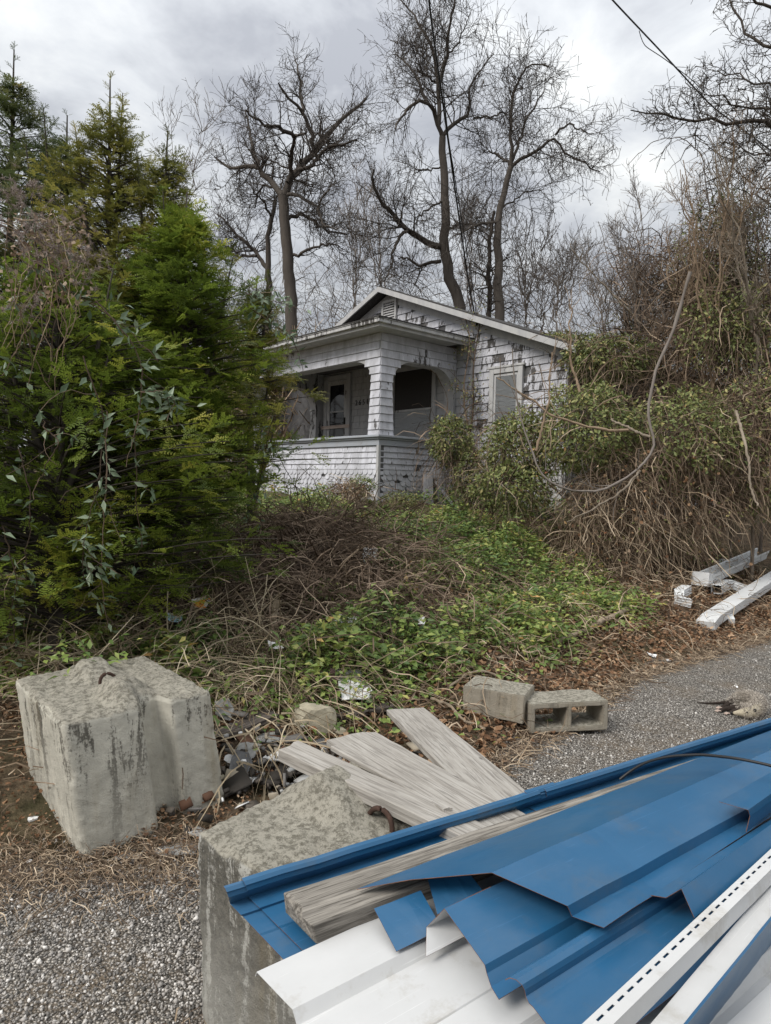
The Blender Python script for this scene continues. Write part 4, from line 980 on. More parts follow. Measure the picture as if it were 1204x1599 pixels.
def rubble():
    rng = np.random.default_rng(17); n = 420; x = rng.normal(-.35, .36, n); y = rng.normal(3.55, .28, n); k = (y > edge(x) - .05) & (y < 4.3); x, y = x[k], y[k]; n = len(x)
    b = MB('rubble_bits', 0.85, 0.25); b.color(b.ramp(b.attr('rnd'), [(0, (.04, .035, .03)), (.3, (.10, .085, .07)), (.5, (.16, .15, .14)), (.66, (.30, .26, .20)), (.78, (.13, .07, .045)), (.86, (.36, .36, .35)), (.94, (.74, .74, .73)), (1, (.78, .78, .77))], True))
    T = np.array([(-.5, -.5, 0), (.45, -.55, 0), (.55, .4, 0), (-.4, .5, 0), (-.5, -.45, 1), (.5, -.5, 1), (.5, .45, 1), (-.45, .45, 1)], float); s_ = rng.gamma(3, .012, n)
    o = scatter('rubble', T, BOXF, np.stack([x, y, terr(x, y) + .01 + .06 * rng.random(n)], -1), frames(rng.normal(size=(n, 3)) * np.array([1, 1, .3]), rng.normal(size=(n, 3)) * .5 + np.array([0, -.2, 1])), np.stack([s_ * rng.uniform(.5, 1, n), s_ * 1.3, rng.uniform(.004, .02, n)], -1), b.m, None, rng.random(n)); tag(o, 'broken shingle, siding and stone fragments strewn between the concrete blocks', 'rubble', kind='stuff')
rubble()
def wrapper():
    b = MB('printed_wrapper', 0.35, 0.5); v = b.vor(16, None, 'F1', 'Color'); bw = b.N.new('ShaderNodeRGBToBW'); b.L.new(v, bw.inputs[0])
    b.color(b.ramp(bw.outputs[0], [(0, (0.75, 0.27, 0.03)), (.38, (0.75, 0.27, 0.03)), (.42, (0.72, 0.72, 0.7)), (.58, (0.70, 0.68, 0.66)), (.62, (0.16, 0.33, 0.66)), (.72, (0.72, 0.40, 0.08))], True))
    shard('snack_wrapper', 'orange and blue printed snack wrapper in the dry grass', 312, 992, .17, .12, .5, b.m, 'wrapper', 70, th=.003, up=.26, tilt=(.8, .15), bend=.4, n=7)
    shard('blue_paper', 'crumpled pale blue paper in the grass behind the pale block', 272, 1010, .15, .08, -.2, MAT['bluepaper'], 'litter', 71, th=.003, up=.22, tilt=(.5, .2), bend=.8, n=8)
wrapper()
# sticks and the long branch
def stick(name, label, pts, r0, r1, mat, cat='stick', wig=.01, seed=1, n=26, sides=8, group=None):
    r = np.random.default_rng(seed); P = resample(np.array(pts), n); w = np.cumsum(r.normal(size=(n, 3)), 0) * wig / 3; w -= np.linspace(0, 1, n)[:, None] * w[-1]
    P = P + w; V, Fc, k = tube_arrays(P[None], np.linspace(r0, r1, n)[None] * (1 + .12 * r.normal(size=(1, n))), sides)
    o = np_mesh(name, V, Fc, mat, smooth=True, rnd=np.full(len(V), r.random())); 
    if label: tag(o, label, cat, group)
    return o
def gpt(px, py, up): p = hit(px, py); return p + np.array([0, 0, up])
stick('fallen_branch', 'long fallen branch lying across the leaf litter towards the gutters', [gpt(775, 1035, .03), gpt(830, 1028, .05), gpt(890, 1005, .08), gpt(940, 985, .09), gpt(983, 962, .11)], .018, .035, MAT['stick'], 'branch', .02, 2)
stick('stick', 'short pale upright stick standing in the dry vine mound', [gpt(407, 1012, .12), at(420, 985, hit(407, 1012)[1] - .05), at(434, 937, hit(407, 1012)[1] - .1)], .024, .028, MAT['stick'], seed=3)
stick('stick', 'dry cane lying below the upright stick, upper one', [gpt(425, 970, .24), gpt(478, 1003, .22)], .016, .012, MAT['stick'], seed=4)
stick('stick', 'dry cane lying below the upright stick, lower one', [gpt(405, 985, .22), gpt(462, 1010, .2)], .016, .012, MAT['stick'], seed=5)
stick('stick', 'curved root-like stick beside the scratched plank', [gpt(672, 1103, .06), gpt(705, 1118, .07), gpt(722, 1138, .05), gpt(758, 1148, .04)], .012, .008, MAT['stick'], seed=6)
stick('stick', 'bent branch behind the solid cinder block', [gpt(695, 1085, .03), gpt(730, 1064, .08), gpt(760, 1063, .07), gpt(785, 1068, .05)], .012, .010, MAT['stick'], seed=7)
stick('stick', 'broken bark stick in the dead leaves behind the planks', [gpt(580, 1058, .05), gpt(600, 1080, .05), gpt(632, 1092, .04)], .02, .012, MAT['stick'], seed=8)
stick('stick', 'thin straight twig lying across the litter above the hollow block', [gpt(846, 1040, .03), gpt(900, 1049, .03), gpt(940, 1052, .02)], .008, .005, MAT['stick'], seed=9)

# ------------------------------------------------------------------ aluminium gutters and downspouts
def box_tube(name, label, pts, w, h, mat, up=np.array([0, 0, 1.0]), corr=False, cat='downspout', parent=None, group='white gutters and downspouts', open_end=False):
    P = np.asarray(pts, float); n = len(P); T = unit(np.gradient(P, axis=0)); S = unit(np.cross(T, up)); U = np.cross(S, T)
    prof = [(-.5, -.5), (.5, -.5), (.5, .5), (-.5, .5)]
    if corr:
        prof = []
        for (a, b) in (((-.5, -.5), (.5, -.5)), ((.5, -.5), (.5, .5)), ((.5, .5), (-.5, .5)), ((-.5, .5), (-.5, -.5))):
            for k in range(6):
                t = k / 6; nx, ny = (a[0] + b[0]) / 2 * 2, (a[1] + b[1]) / 2 * 2; e = .06 * (k % 2)
                prof.append((a[0] + (b[0] - a[0]) * t - nx * e, a[1] + (b[1] - a[1]) * t - ny * e))
    m = len(prof); V = []
    for i in range(n):
        for (a, b) in prof: V.append(P[i] + S[i] * a * w + U[i] * b * h)
    Fc = [(i * m + k, i * m + (k + 1) % m, (i + 1) * m + (k + 1) % m, (i + 1) * m + k) for i in range(n - 1) for k in range(m)]
    if not open_end: Fc += [tuple(range(m))[::-1], tuple(range((n - 1) * m, n * m))]
    o = py_mesh(name, V, Fc, mat, parent)
    md = o.modifiers.new('t', 'SOLIDIFY'); md.thickness = .002
    if label: tag(o, label, cat, group)
    return o
dA = gpt(1110, 978, .09); dB = gpt(1215, 912, .14); dd = unit(dB - dA)
ds = box_tube('downspout', 'flat grey-white downspout with an angled end lying nearest the gravel', [dA, dB + dd * .9], .20, .10, MAT['gutter'])
box_tube('angled_end', None, [dA + np.array([-.14, -.16, -.05]), dA + dd * .002], .20, .10, MAT['gutter'], parent=ds)
stub = box_tube('downspout', 'short downspout stub poking out under the flat downspout', [gpt(1142, 976, .04), gpt(1134, 960, .06)], .07, .07, MAT['gutter'])
# open K-style gutter
gA = gpt(1100, 922, .20); gB = gpt(1225, 868, .26); gd = unit(gB - gA); gs = unit(np.cross(gd, np.array([0, 0, 1.0])))
prof = [(-.10, .10), (-.085, .11), (-.07, .10), (-.08, .0), (-.06, -.06), (.06, -.06), (.08, .02), (.10, .05), (.10, .08), (.12, .09)]
GP = np.array([[gA + gd * s + gs * a + np.array([0, 0, b - .06]) for a, b in prof] for s in (0, 2.6)])
og = sheet('gutter', 'long open white gutter lying behind the flat downspout', GP[0], GP[1], MAT['gutter'], 0, seg=6, cat='gutter', group='white gutters and downspouts', rim=False)
box_tube('elbow', None, [gA + np.array([-.05, -.02, .0]), gA + np.array([-.07, -.05, -.10]), gA + np.array([-.07, -.06, -.2])], .16, .12, MAT['gutter'], parent=None, group=None) if False else None
e1 = gpt(1150, 930, .10)
box_tube('downspout_elbow', 'open-mouthed white corrugated elbow between gutter and downspout', [gpt(1118, 932, .10), gpt(1128, 927, .12), gpt(1140, 925, .12), gpt(1165, 932, .10)], .13, .12, MAT['gutter'], corr=True, open_end=True)
box_tube('downspout_elbow', 'curved white corrugated elbow lying farthest out on the leaf litter', [gpt(1078, 948, .05), gpt(1060, 945, .06), gpt(1060, 938, .09), gpt(1072, 930, .09)], .12, .10, MAT['gutter'], corr=True)
box_tube('downspout_elbow', 'small white corrugated elbow behind the long gutter', [gpt(1120, 893, .08), gpt(1132, 888, .10), gpt(1152, 888, .09)], .13, .10, MAT['gutter'], corr=True)
box_tube('gutter_corner', 'boxy white outlet at the near end of the long gutter', [gA + np.array([-.04, -.02, .05]), gA + np.array([-.06, -.04, -.13])], .22, .16, MAT['gutter'], up=gd, cat='gutter')

# ------------------------------------------------------------------ the dead opossum
def opossum():
    base = hit(1166, 1118)
    S = 1.0
    # joints in local metres, x to the right, y away from the camera, z up; animal lies on its side
    J = {'pelvis': ((.10, .20, .075), .070), 'belly': ((.15, .11, .085), .086), 'chest': ((.12, .0, .08), .075), 'neck': ((.04, -.07, .065), .050), 'head': ((-.03, -.085, .055), .043), 'snout': ((-.10, -.075, .045), .021), 'nose': ((-.135, -.07, .04), .010),
         'sh1': ((.04, -.0, .06), .035), 'el1': ((-.05, .015, .04), .024), 'pw1': ((-.11, .0, .025), .016), 'ft1': ((-.135, -.01, .018), .010),
         'sh2': ((.06, .03, .05), .035), 'el2': ((-.06, .05, .045), .025), 'pw2': ((-.15, .045, .03), .017), 'ft2': ((-.18, .035, .02), .011),
         'hip': ((.03, .22, .07), .045), 'kn': ((-.03, .17, .06), .030), 'an': ((-.09, .13, .035), .017), 'hf': ((-.14, .11, .02), .012),
         't1': ((.02, .255, .04), .018), 't2': ((-.06, .235, .022), .012), 't3': ((-.16, .23, .014), .008), 't4': ((-.27, .235, .012), .004)}
    E_ = [('pelvis', 'belly'), ('belly', 'chest'), ('chest', 'neck'), ('neck', 'head'), ('head', 'snout'), ('snout', 'nose'), ('chest', 'sh1'), ('sh1', 'el1'), ('el1', 'pw1'), ('pw1', 'ft1'),
          ('chest', 'sh2'), ('sh2', 'el2'), ('el2', 'pw2'), ('pw2', 'ft2'), ('pelvis', 'hip'), ('hip', 'kn'), ('kn', 'an'), ('an', 'hf'), ('pelvis', 't1'), ('t1', 't2'), ('t2', 't3'), ('t3', 't4')]
    names = list(J); me = bpy.data.meshes.new('opossum'); me.from_pydata([J[n][0] for n in names], [(names.index(a), names.index(b)) for a, b in E_], [])
    me.skin_vertices.new() if hasattr(me.skin_vertices, 'new') else None
    o = bpy.data.objects.new('opossum', me); link(o); o.location = base; o.rotation_euler = (0, 0, -.05)
    md = o.modifiers.new('skin', 'SKIN')
    for i, n in enumerate(names):
        sv = me.skin_vertices[0].data[i]; sv.radius = (J[n][1], J[n][1]); sv.use_root = (n == 'pelvis')
    sb = o.modifiers.new('sub', 'SUBSURF'); sb.levels = 2; sb.render_levels = 2
    b = MB('opossum_fur', 0.95, 0.1)
    sp = b.N.new('ShaderNodeSeparateXYZ'); b.L.new(b.tc.outputs['Object'], sp.inputs[0])
    fur = b.noise(34, 6, 0.7, b.vec((1, 3, 1))); c = b.ramp(fur, [(.3, (.13, .11, .09)), (.5, (.30, .265, .22)), (.7, (.46, .42, .36))])
    head = b.ramp(sp.outputs[1], [(0.42, (1, 1, 1)), (0.46, (0, 0, 0))]) if False else b.ramp(b.math('ADD', sp.outputs[1], .5), [(.42, (1, 1, 1)), (.47, (0, 0, 0))])
    c = b.mix(head, c, (.50, .44, .33))
    limb = b.ramp(b.math('ADD', sp.outputs[0], .5), [(.455, (1, 1, 1)), (.50, (0, 0, 0))]); body = b.mix(1.0, limb, b.ramp(b.math('ADD', sp.outputs[1], .5), [(.455, (0, 0, 0)), (.49, (1, 1, 1))]), 'MULTIPLY')
    c = b.mix(body, c, (.045, .035, .03)); b.color(c); b.bump(fur, 1.0, .02); me.materials.append(b.m)
    tag(o, 'dead opossum lying on its side on the gravel with legs stretched out', 'opossum')
    # fur
    rng = np.random.default_rng(5); dg = bpy.context.evaluated_depsgraph_get(); ev = o.evaluated_get(dg).to_mesh()
    fc = [(np.array(p.center[:]), np.array(p.normal[:]), p.area) for p in ev.polygons]; ar = np.array([f[2] for f in fc]); 
    idx = rng.choice(len(fc), 9000, p=ar / ar.sum()); pc = np.array([fc[i][0] for i in idx]); nn = np.array([fc[i][1] for i in idx])
    keep = (pc[:, 0] > -.075) & ~((pc[:, 1] > .2) & (pc[:, 0] < .02)); pc, nn = pc[keep], nn[keep]
    pc = pc + rng.normal(size=pc.shape) * .006; flow = np.array([.35, .55, -.25]) + .8 * nn + rng.normal(size=pc.shape) * .25
    hm = leaf_mat('opossum_guard_hair', [(0, (.05, .04, .035)), (.4, (.22, .19, .16)), (1, (.56, .51, .44))], .9, .0, .1)
    T = np.array([(-.5, 0, 0), (.5, 0, 0), (0, 1, 0)], float)
    h = scatter('fur', T, [(0, 1, 2)], pc, frames(flow, nn), np.stack([np.full(len(pc), .0026), rng.uniform(.012, .022, len(pc)), np.ones(len(pc))], -1), hm, o, rng.random(len(pc)))
    def earlike(name, loc, s, col):
        bm = bmesh.new(); bmesh.ops.create_uvsphere(bm, u_segments=12, v_segments=8, radius=1)
        for v in bm.verts: v.co = (v.co.x * s[0], v.co.y * s[1], v.co.z * s[2])
        e = bm_obj(name, bm, col, o, True); e.location = loc; return e
    earlike('ear', (.0, -.115, .082), (.012, .008, .013), MAT['iron']); earlike('ear', (.02, -.045, .095), (.010, .008, .010), MAT['iron'])
    earlike('eye', (-.055, -.118, .066), (.006, .004, .006), MAT['black']); earlike('nose', (-.146, -.07, .04), (.009, .009, .008), MAT['iron'])
    pk = m_plain('pale_paw', (.42, .33, .28), .8, .2, 30)
    for (x, y, z) in ((-.138, -.012, .017), (-.185, .033, .019), (-.145, .108, .019)):
        V = []
        pr = []
        for k in range(4):
            a = math.pi + (k - 1.5) * .42; pr.append(np.array([(x + .012, y, z), (x + math.cos(a) * .016, y + math.sin(a) * .016, z + .004), (x + math.cos(a) * .032, y + math.sin(a) * .030, z - .004)]))
        tubes('paw', [(np.array(pr), np.tile([.006, .005, .002], (4, 1)), 6)], pk, o)
opossum()

# ------------------------------------------------------------------ power lines
def wire(label, pts, r, mat=MAT['black'], n=60, seed=0, group=None):
    P = resample(np.array(pts), n); V, Fc, k = tube_arrays(P[None], np.full((1, n), r), 6)
    o = np_mesh('power_line', V, Fc, mat, smooth=True); tag(o, label, 'power line', group); return o
wire('dark service cable dropping from above to the house gable', [at(664, -60, 8.0), at(672, 20, 8.6), at(683, 100, 9.4), at(697, 200, 10.3), at(714, 320, 11.3), at(730, 430, 12.2), at(744, 508, 12.9)], .013)
wire('second thin service cable hanging beside the dark one down to the gable', [at(690, 120, 9.6), at(700, 215, 10.4), at(722, 350, 11.6), at(739, 450, 12.4), at(746, 512, 12.95)], .008)
wire('thin overhead line crossing the sky towards the trees beyond the gravel', [at(930, -30, 9), at(960, 4, 9.5), at(1030, 78, 10.5), at(1110, 165, 11.6), at(1204, 235, 13), at(1330, 330, 15)], .012)
wire('loose thin wire looping beside the overhead line', [at(998, 48, 10.0), at(1004, 70, 10.05), at(1035, 90, 10.5), at(1075, 120, 11.0), at(1130, 172, 11.8), at(1204, 245, 13)], .006)

# ------------------------------------------------------------------ bare trees behind the house
RS = 0.64
def traced(limbs, D, seed, n=14):
    """limbs: list of (pixel polyline, start radius, end radius, depth drift)"""
    r = np.random.default_rng(seed); P, R = [], []
    for pts, r0, r1, dr in limbs:
        pts = np.array(pts, float); k = len(pts); d = D + dr[0] + np.linspace(0, 1, k) * (dr[1] - dr[0])
        X = np.array([at(px, py, dd) for (px, py), dd in zip(pts, d)]); X = resample(X, n)
        X[1:-1] += r.normal(size=(n - 2, 3)) * .03
        P.append(X); R.append(np.linspace(r0, r1, n) * RS)
    return np.array(P), np.array(R)
def bare_tree(name, label, limbs, D, seed, mat, n1=110, n2=700, n3=2000, l1=(.7, 2.0), l2=(.35, .95), l3=(.15, .42), up=.12, wig=.28, pods=0, group=None, trunk_n=1, tw=.0065, ang=(30, 75)):
    rng = np.random.default_rng(seed); P, R = traced(limbs, D, seed)
    base = P[0][0].copy(); base[2] = terr(base[0], base[1]); e = empty(name, tuple(base)); tag(e, label, 'tree', group)
    off = base[None, None]
    P = P - off; P[0][0][2] = min(P[0][0][2], -.1)
    tubes('trunk', [(P[:trunk_n], R[:trunk_n], 10)], mat, e, rng=rng)
    A, RA = sprout(rng, P[1:] if len(P) > 1 else P, R[1:] if len(P) > 1 else R, n1, .12, ang, l1, 6, wig, up, .36, tw * 1.7)
    B, RB = sprout(rng, np.concatenate([A]), RA, n2, .15, (25, 75), l2, 4, wig, up, .65, tw)
    C, RC = sprout(rng, B, RB, n3, .1, (25, 80), l3, 3, wig, up, .7, tw * .75)
    tubes('branches', [(P[trunk_n:], R[trunk_n:], 7), (A, RA, 4), (B, RB, 3), (C, RC * 1.15, 1)], mat, e, rng=rng)
    if pods:
        Q, RQ = sprout(rng, C, RC, pods, .3, (60, 110), (.25, .5), 3, .12, -1.2, .8, tw * .9)
        tubes('seed_pods', [(Q, RQ * 1.15, 1)], mat, e, rng=rng)['kind'] = 'stuff'
    return e
Z = (0, 0)
bare_tree('catalpa_tree', 'gnarled bare tree with a spreading crown, standing left of the roof peak',
    [([(456, 520), (454, 439), (446, 360), (442, 306)], .30, .24, Z),
     ([(442, 308), (454, 279), (480, 252), (492, 229), (519, 203), (534, 183), (553, 168), (572, 153)], .20, .06, (0, 1.5)),
     ([(490, 232), (484, 199), (473, 172), (458, 160), (446, 145), (435, 130)], .12, .04, (.5, -.8)), ([(473, 174), (471, 145), (467, 115), (461, 95)], .09, .03, (.1, .9)),
     ([(450, 285), (456, 245), (454, 229), (459, 214), (477, 208)], .13, .05, (0, -1.2)), ([(459, 214), (446, 200), (419, 197), (396, 187), (385, 172)], .10, .035, (-.9, -2)),
     ([(442, 306), (423, 285), (402, 260), (381, 256), (366, 269), (347, 256), (335, 245)], .17, .04, (0, 1)), ([(402, 260), (393, 229), (387, 199), (383, 172)], .11, .035, (.4, 1.6)),
     ([(465, 266), (492, 260), (496, 245), (511, 229), (534, 225), (557, 218)], .11, .035, (.2, -1)), ([(448, 304), (473, 306), (496, 325), (507, 306), (515, 296)], .09, .03, (0, -1.6)),
     ([(496, 325), (503, 352), (526, 359)], .07, .03, (-1, -2)), ([(450, 342), (473, 331), (492, 348), (511, 361), (545, 365)], .10, .035, (0, 1.4)), ([(436, 300), (415, 288), (400, 296), (398, 325)], .07, .03, (0, 1)),
     ([(455, 400), (480, 392), (505, 378), (530, 385)], .08, .03, (0, -1))],
    21, 31, MAT['bark'], 190, 1500, 3600, (.5, 1.6), (.3, .85), (.2, .5), up=.12, wig=.24, pods=260)
bare_tree('catalpa_tree', 'tallest bare tree with hanging pods, rising behind the roof into the top of the picture',
    [([(722, 500), (717, 470), (702, 428), (689, 405), (691, 382), (696, 363), (696, 325), (693, 267), (691, 214)], .30, .17, Z),
     ([(691, 216), (679, 176), (666, 157), (641, 164), (626, 180), (618, 202)], .12, .04, (0, -1.2)), ([(668, 160), (656, 130), (637, 99), (618, 84)], .09, .03, (-.3, .8)),
     ([(685, 195), (685, 134), (683, 96), (666, 57), (649, 23), (626, 0)], .12, .035, (0, 1)), ([(685, 134), (696, 99), (698, 57), (706, 19), (713, -30)], .10, .035, (.3, -1)),
     ([(692, 212), (714, 187), (740, 185), (729, 145), (744, 115), (771, 84)], .11, .03, (0, 1.4)), ([(740, 185), (779, 180), (800, 172)], .06, .025, (.9, 2)),
     ([(690, 386), (660, 374), (637, 359), (610, 338), (595, 317), (584, 298), (584, 264)], .17, .05, (0, -1.5)), ([(637, 361), (614, 382), (612, 420), (600, 440)], .09, .03, (-.6, -1)),
     ([(688, 408), (649, 413), (637, 401), (622, 404)], .10, .03, (0, 1)), ([(692, 262), (664, 264), (648, 272)], .05, .02, (0, 1)), ([(695, 312), (664, 329), (645, 355)], .06, .025, (0, -1)),
     ([(696, 360), (720, 350), (745, 352)], .07, .03, (0, 1)), ([(683, 130), (655, 110), (640, 60)], .06, .02, (.3, -.9)), ([(697, 90), (720, 60), (735, 20)], .05, .02, (0, .8))],
    22, 37, MAT['bark'], 200, 1300, 3200, (.7, 2.1), (.4, 1.1), (.25, .65), up=.08, wig=.19, pods=1100)
bare_tree('catalpa_tree', 'bare tree with drooping pods behind the right roof slope',
    [([(782, 530), (780, 498), (777, 419), (775, 335), (786, 310), (798, 260)], .26, .13, Z), ([(766, 520), (763, 419), (765, 356), (772, 330)], .14, .08, (.5, .2)),
     ([(798, 262), (798, 209), (796, 167), (809, 121), (830, 92), (859, 105)], .10, .03, (0, -1)), ([(800, 251), (821, 193), (838, 160), (850, 140)], .08, .03, (0, 1)),
     ([(799, 260), (838, 234), (867, 211), (884, 243), (909, 251), (937, 268)], .09, .025, (0, -.6)), ([(867, 211), (888, 193), (918, 209)], .06, .02, (-.4, -1)), ([(797, 258), (775, 240), (755, 235)], .07, .025, (0, 1)),
     ([(778, 350), (750, 345), (725, 360), (706, 372)], .07, .025, (0, -1)), ([(776, 330), (820, 300), (850, 295)], .05, .02, (0, 1))],
    21.5, 41, MAT['bark'], 150, 1100, 2800, (.7, 2.1), (.4, 1.1), (.25, .65), up=.0, wig=.19, pods=900)
bare_tree('background_tree', 'dark forked tree partly hidden behind the gnarled bare tree',
    [([(419, 500), (419, 413), (421, 344), (429, 313)], .20, .10, Z), ([(419, 420), (400, 395), (370, 367), (340, 335)], .13, .04, (0, .6)), ([(423, 340), (410, 310), (395, 300)], .07, .03, (0, -1)), ([(425, 330), (440, 290), (446, 270)], .07, .03, (0, 1)), ([(400, 400), (365, 400), (345, 380)], .08, .03, (0, 1))],
    24, 43, MAT['bark'], 90, 600, 1500)
def thin_tree(label, px, ytop, D, seed, mat=MAT['bark2'], nst=3, spread=30, r0=.06, n1=34, n2=170, n3=420, ybot=500, name='background_tree', group='thin bare trees behind the house', tw=.0065, wig=.14):
    r = random.Random(seed); limbs = [([(px, ybot), (px + r.uniform(-6, 6), (ybot * 2 + ytop) / 3)], r0, r0 * .8, Z)]
    ym = (ybot * 2 + ytop) / 3
    for k in range(nst):
        dx = r.uniform(-spread, spread); y0 = ym + r.uniform(0, (ybot - ym) * .7)
        limbs.append(([(px, y0), (px + dx * .4, y0 * .6 + ytop * .4 + 10), (px + dx, ytop + r.uniform(0, (ybot - ytop) * .25))], r0 * .7, r0 * .2, (0, r.uniform(-1, 1))))
    s = D / 21.
    return bare_tree(name, label, limbs, D, seed, mat, n1, n2, n3, (.6 * s, 1.6 * s), (.3 * s, .8 * s), (.15 * s, .4 * s), up=.22, wig=wig, group=group, tw=tw * s, ang=(20, 60))
for k, (px, yt, D, lab) in enumerate(((283, 160, 17, 'slim pale bare sapling rising behind the yew tops'), (555, 265, 27, 'thin many-stemmed tree just left of the roof peak'), (596, 280, 26, 'thin tree directly above the roof peak'),
                                      (735, 290, 25, 'thin tree between the two tall pod trees'), (820, 330, 24, 'thin twiggy tree behind the vine-covered eave'), (868, 380, 23, 'low twiggy tree beyond the right end of the roof'), (845, 420, 25, 'short twiggy tree at the gap in the skyline'))):
    thin_tree(lab, px, yt, D, 50 + k, nst=5 if px > 400 else 3, spread=38, r0=.05 if px > 400 else .035, ybot=520 if px > 300 else 470)
def brush_mass(name, label, boxpx, D, n, seed, mat, ln=(.5, 1.4), up=.5, r=.012, zlift=0.0):
    """tangled far brush behind the house and thicket: a mass of fine stems"""
    rng = np.random.default_rng(seed); x0, x1, y0, y1 = boxpx
    px = rng.uniform(x0, x1, n); py = y0 + (y1 - y0) * rng.random(n) ** .8; d = rng.uniform(D[0], D[1], n)
    P0 = np.array([at(a, b, c) for a, b, c in zip(px, py, d)]); dr = rng.normal(size=(n, 3)) * np.array([.6, .5, .5]) + np.array([0, 0, up]); dr = unit(dr)
    out = [P0]; L = rng.uniform(ln[0], ln[1], n)
    for k in range(4):
        dr = unit(dr + rng.normal(size=(n, 3)) * .28); out.append(out[-1] + dr * (L / 4)[:, None])
    P = np.stack(out, 1); R = r * np.linspace(1, .4, 5)[None] * rng.uniform(.6, 1.5, n)[:, None]
    o = tubes(name, [(P, R, 1)], mat, rng=rng); o['kind'] = 'stuff'; o['label'] = label; o['category'] = 'brush'; return o
brush_mass('far_brush', 'grey tangle of far brush behind the house roof', (330, 930, 420, 580), (22, 30), 2600, 71, MAT['bark2'], (.8, 2.0), .45, .008)
brush_mass('side_brush', 'brown brush seen through the open porch', (300, 540, 560, 760), (17.5, 21), 2600, 72, MAT['vine'], (.7, 1.8), .5, .018)

# ------------------------------------------------------------------ thicket and trees beyond the gravel, right side
bare_tree('bare_tree', 'bare tree with dark branches reaching in at the upper corner over the gravel',
    [([(1330, 760), (1325, 500), (1318, 250), (1310, 60)], .20, .13, Z), ([(1318, 240), (1260, 205), (1204, 192), (1098, 193), (1047, 176), (1018, 184), (985, 172)], .07, .012, (0, -.8)),
     ([(1312, 120), (1260, 90), (1204, 76), (1181, 67), (1156, 42), (1135, 0), (1128, -30)], .055, .014, (0, .6)), ([(1310, 60), (1250, 40), (1190, 10), (1150, -30)], .06, .02, (0, -.6)), ([(1316, 200), (1250, 150), (1180, 130), (1120, 110)], .05, .012, (0, 1)), ([(1320, 300), (1250, 255), (1200, 250), (1140, 225)], .05, .012, (0, 1.3)), ([(1314, 160), (1240, 180), (1170, 170), (1110, 150)], .045, .012, (0, -1.2))],
    10.5, 91, MAT['bark'], 150, 900, 2300, (.3, .9), (.15, .5), (.08, .26), up=.05, wig=.30, tw=.0045, ang=(25, 70))
SAP = [(1112, 560, 190, 10.5, 'tan', 'tall vine-wrapped sapling with straight orange shoots at its top'), (1150, 540, 240, 11, 'pale', 'pale straight trunk standing in the thicket near the picture edge'), (1068, 560, 330, 11.2, 'tan', 'leaning tan sapling at the left flank of the tall thicket'), (1185, 560, 200, 10.2, 'pale', 'pale trunk at the picture edge behind the thicket'), (1020, 560, 360, 12, 'grey', 'grey shrub with upward stems left of the tall thicket'), (965, 570, 380, 12.5, 'grey', 'low grey shrub with arching stems above the mound'), (1000, 540, 300, 12.8, 'grey', 'loose grey shrub just right of the low grey shrub'), (1200, 500, 130, 12, 'grey', 'twiggy tall tree behind the trunks at the picture edge')]
for k, (px, yb, yt, D, kind, lab) in enumerate(SAP):
    thin_tree(lab, px, yt, D, 120 + k, {'tan': MAT['barktan'], 'pale': MAT['barkpale'], 'grey': MAT['bark2']}[kind], nst=6, spread=80, r0=.042, n1=42, n2=330, n3=900, ybot=yb + 100, name='sapling', group='saplings in the thicket', tw=.0065, wig=.16)
brush_mass('thicket_brush', 'wild tangle of bare branches rising along the picture edge beyond the gravel', (970, 1300, 440, 660), (10.3, 13), 1300, 73, MAT['vinedark'], (.5, 1.5), .55, .0075)
brush_mass('thicket_brush', 'dark fine twigs high in the thicket at the picture edge', (1080, 1300, 180, 480), (10.8, 13), 900, 74, MAT['bark'], (.4, 1.2), .35, .006)
def stem(label, pts, r0, r1, mat, seed, D=None, name='bent_stem', group='bare stems arching out of the thicket', side=0):
    P = [at(*p) for p in pts]; o = stick(name, None, P, r0, r1, mat, wig=.02, seed=seed, n=40, sides=8); tag(o, label, 'branch', group)
    if side:
        rng = np.random.default_rng(seed); Q = resample(np.array(P), 20)[None]; A, RA = sprout(rng, Q, np.linspace(r0, r1, 20)[None], side, .4, (20, 60), (.2, .6), 4, .15, .35, .5, .006)
        tubes('side_twigs', [(A, RA, 4)], mat, o, rng=rng)['kind'] = 'stuff'
    return o
stem('thick pale stem curving down through the mound and up again in front of the window', [(1078, 425, 8.6), (1060, 500, 8.6), (1026, 590, 8.5), (1012, 640, 8.45), (1014, 675, 8.4), (1031, 690, 8.4), (1022, 713, 8.35), (990, 745, 8.3), (940, 772, 8.2), (880, 767, 8.2), (842, 742, 8.2), (834, 705, 8.3), (815, 655, 8.35), (803, 590, 8.4), (800, 545, 8.4)], .022, .009, MAT['bark2'], 1, side=10)
stem('pale stem crossing level in front of the vine mound', [(1015, 682, 8.4), (975, 668, 8.5), (955, 655, 8.6)], .018, .012, MAT['barkpale'], 2)
stem('brown stem rising from the mound towards the gable window', [(985, 672, 8.7), (920, 670, 8.6), (870, 655, 8.5), (830, 625, 8.5), (790, 600, 8.5), (776, 590, 8.5)], .020, .008, MAT['barktan'], 3, side=8)
stem('thin forked brown stem in front of the gable window', [(838, 705, 8.3), (845, 660, 8.35), (855, 600, 8.4), (862, 550, 8.4)], .016, .008, MAT['barktan'], 4, side=5)
stem('low pale stem drooping from the mound to the leaves', [(1000, 735, 8.3), (965, 775, 8.1), (925, 800, 8.0), (885, 815, 8.0)], .016, .007, MAT['barkpale'], 5)
stem('tan shoots standing up above the eave corner', [(905, 610, 9.2), (890, 560, 9.2), (885, 510, 9.2), (893, 470, 9.2)], .018, .007, MAT['barktan'], 6, side=9)
stem('long thin shoot arching left against the sky from the thicket', [(1000, 505, 11), (950, 450, 10.9), (915, 415, 10.8), (895, 392, 10.7)], .016, .007, MAT['barkpale'], 7, side=5)
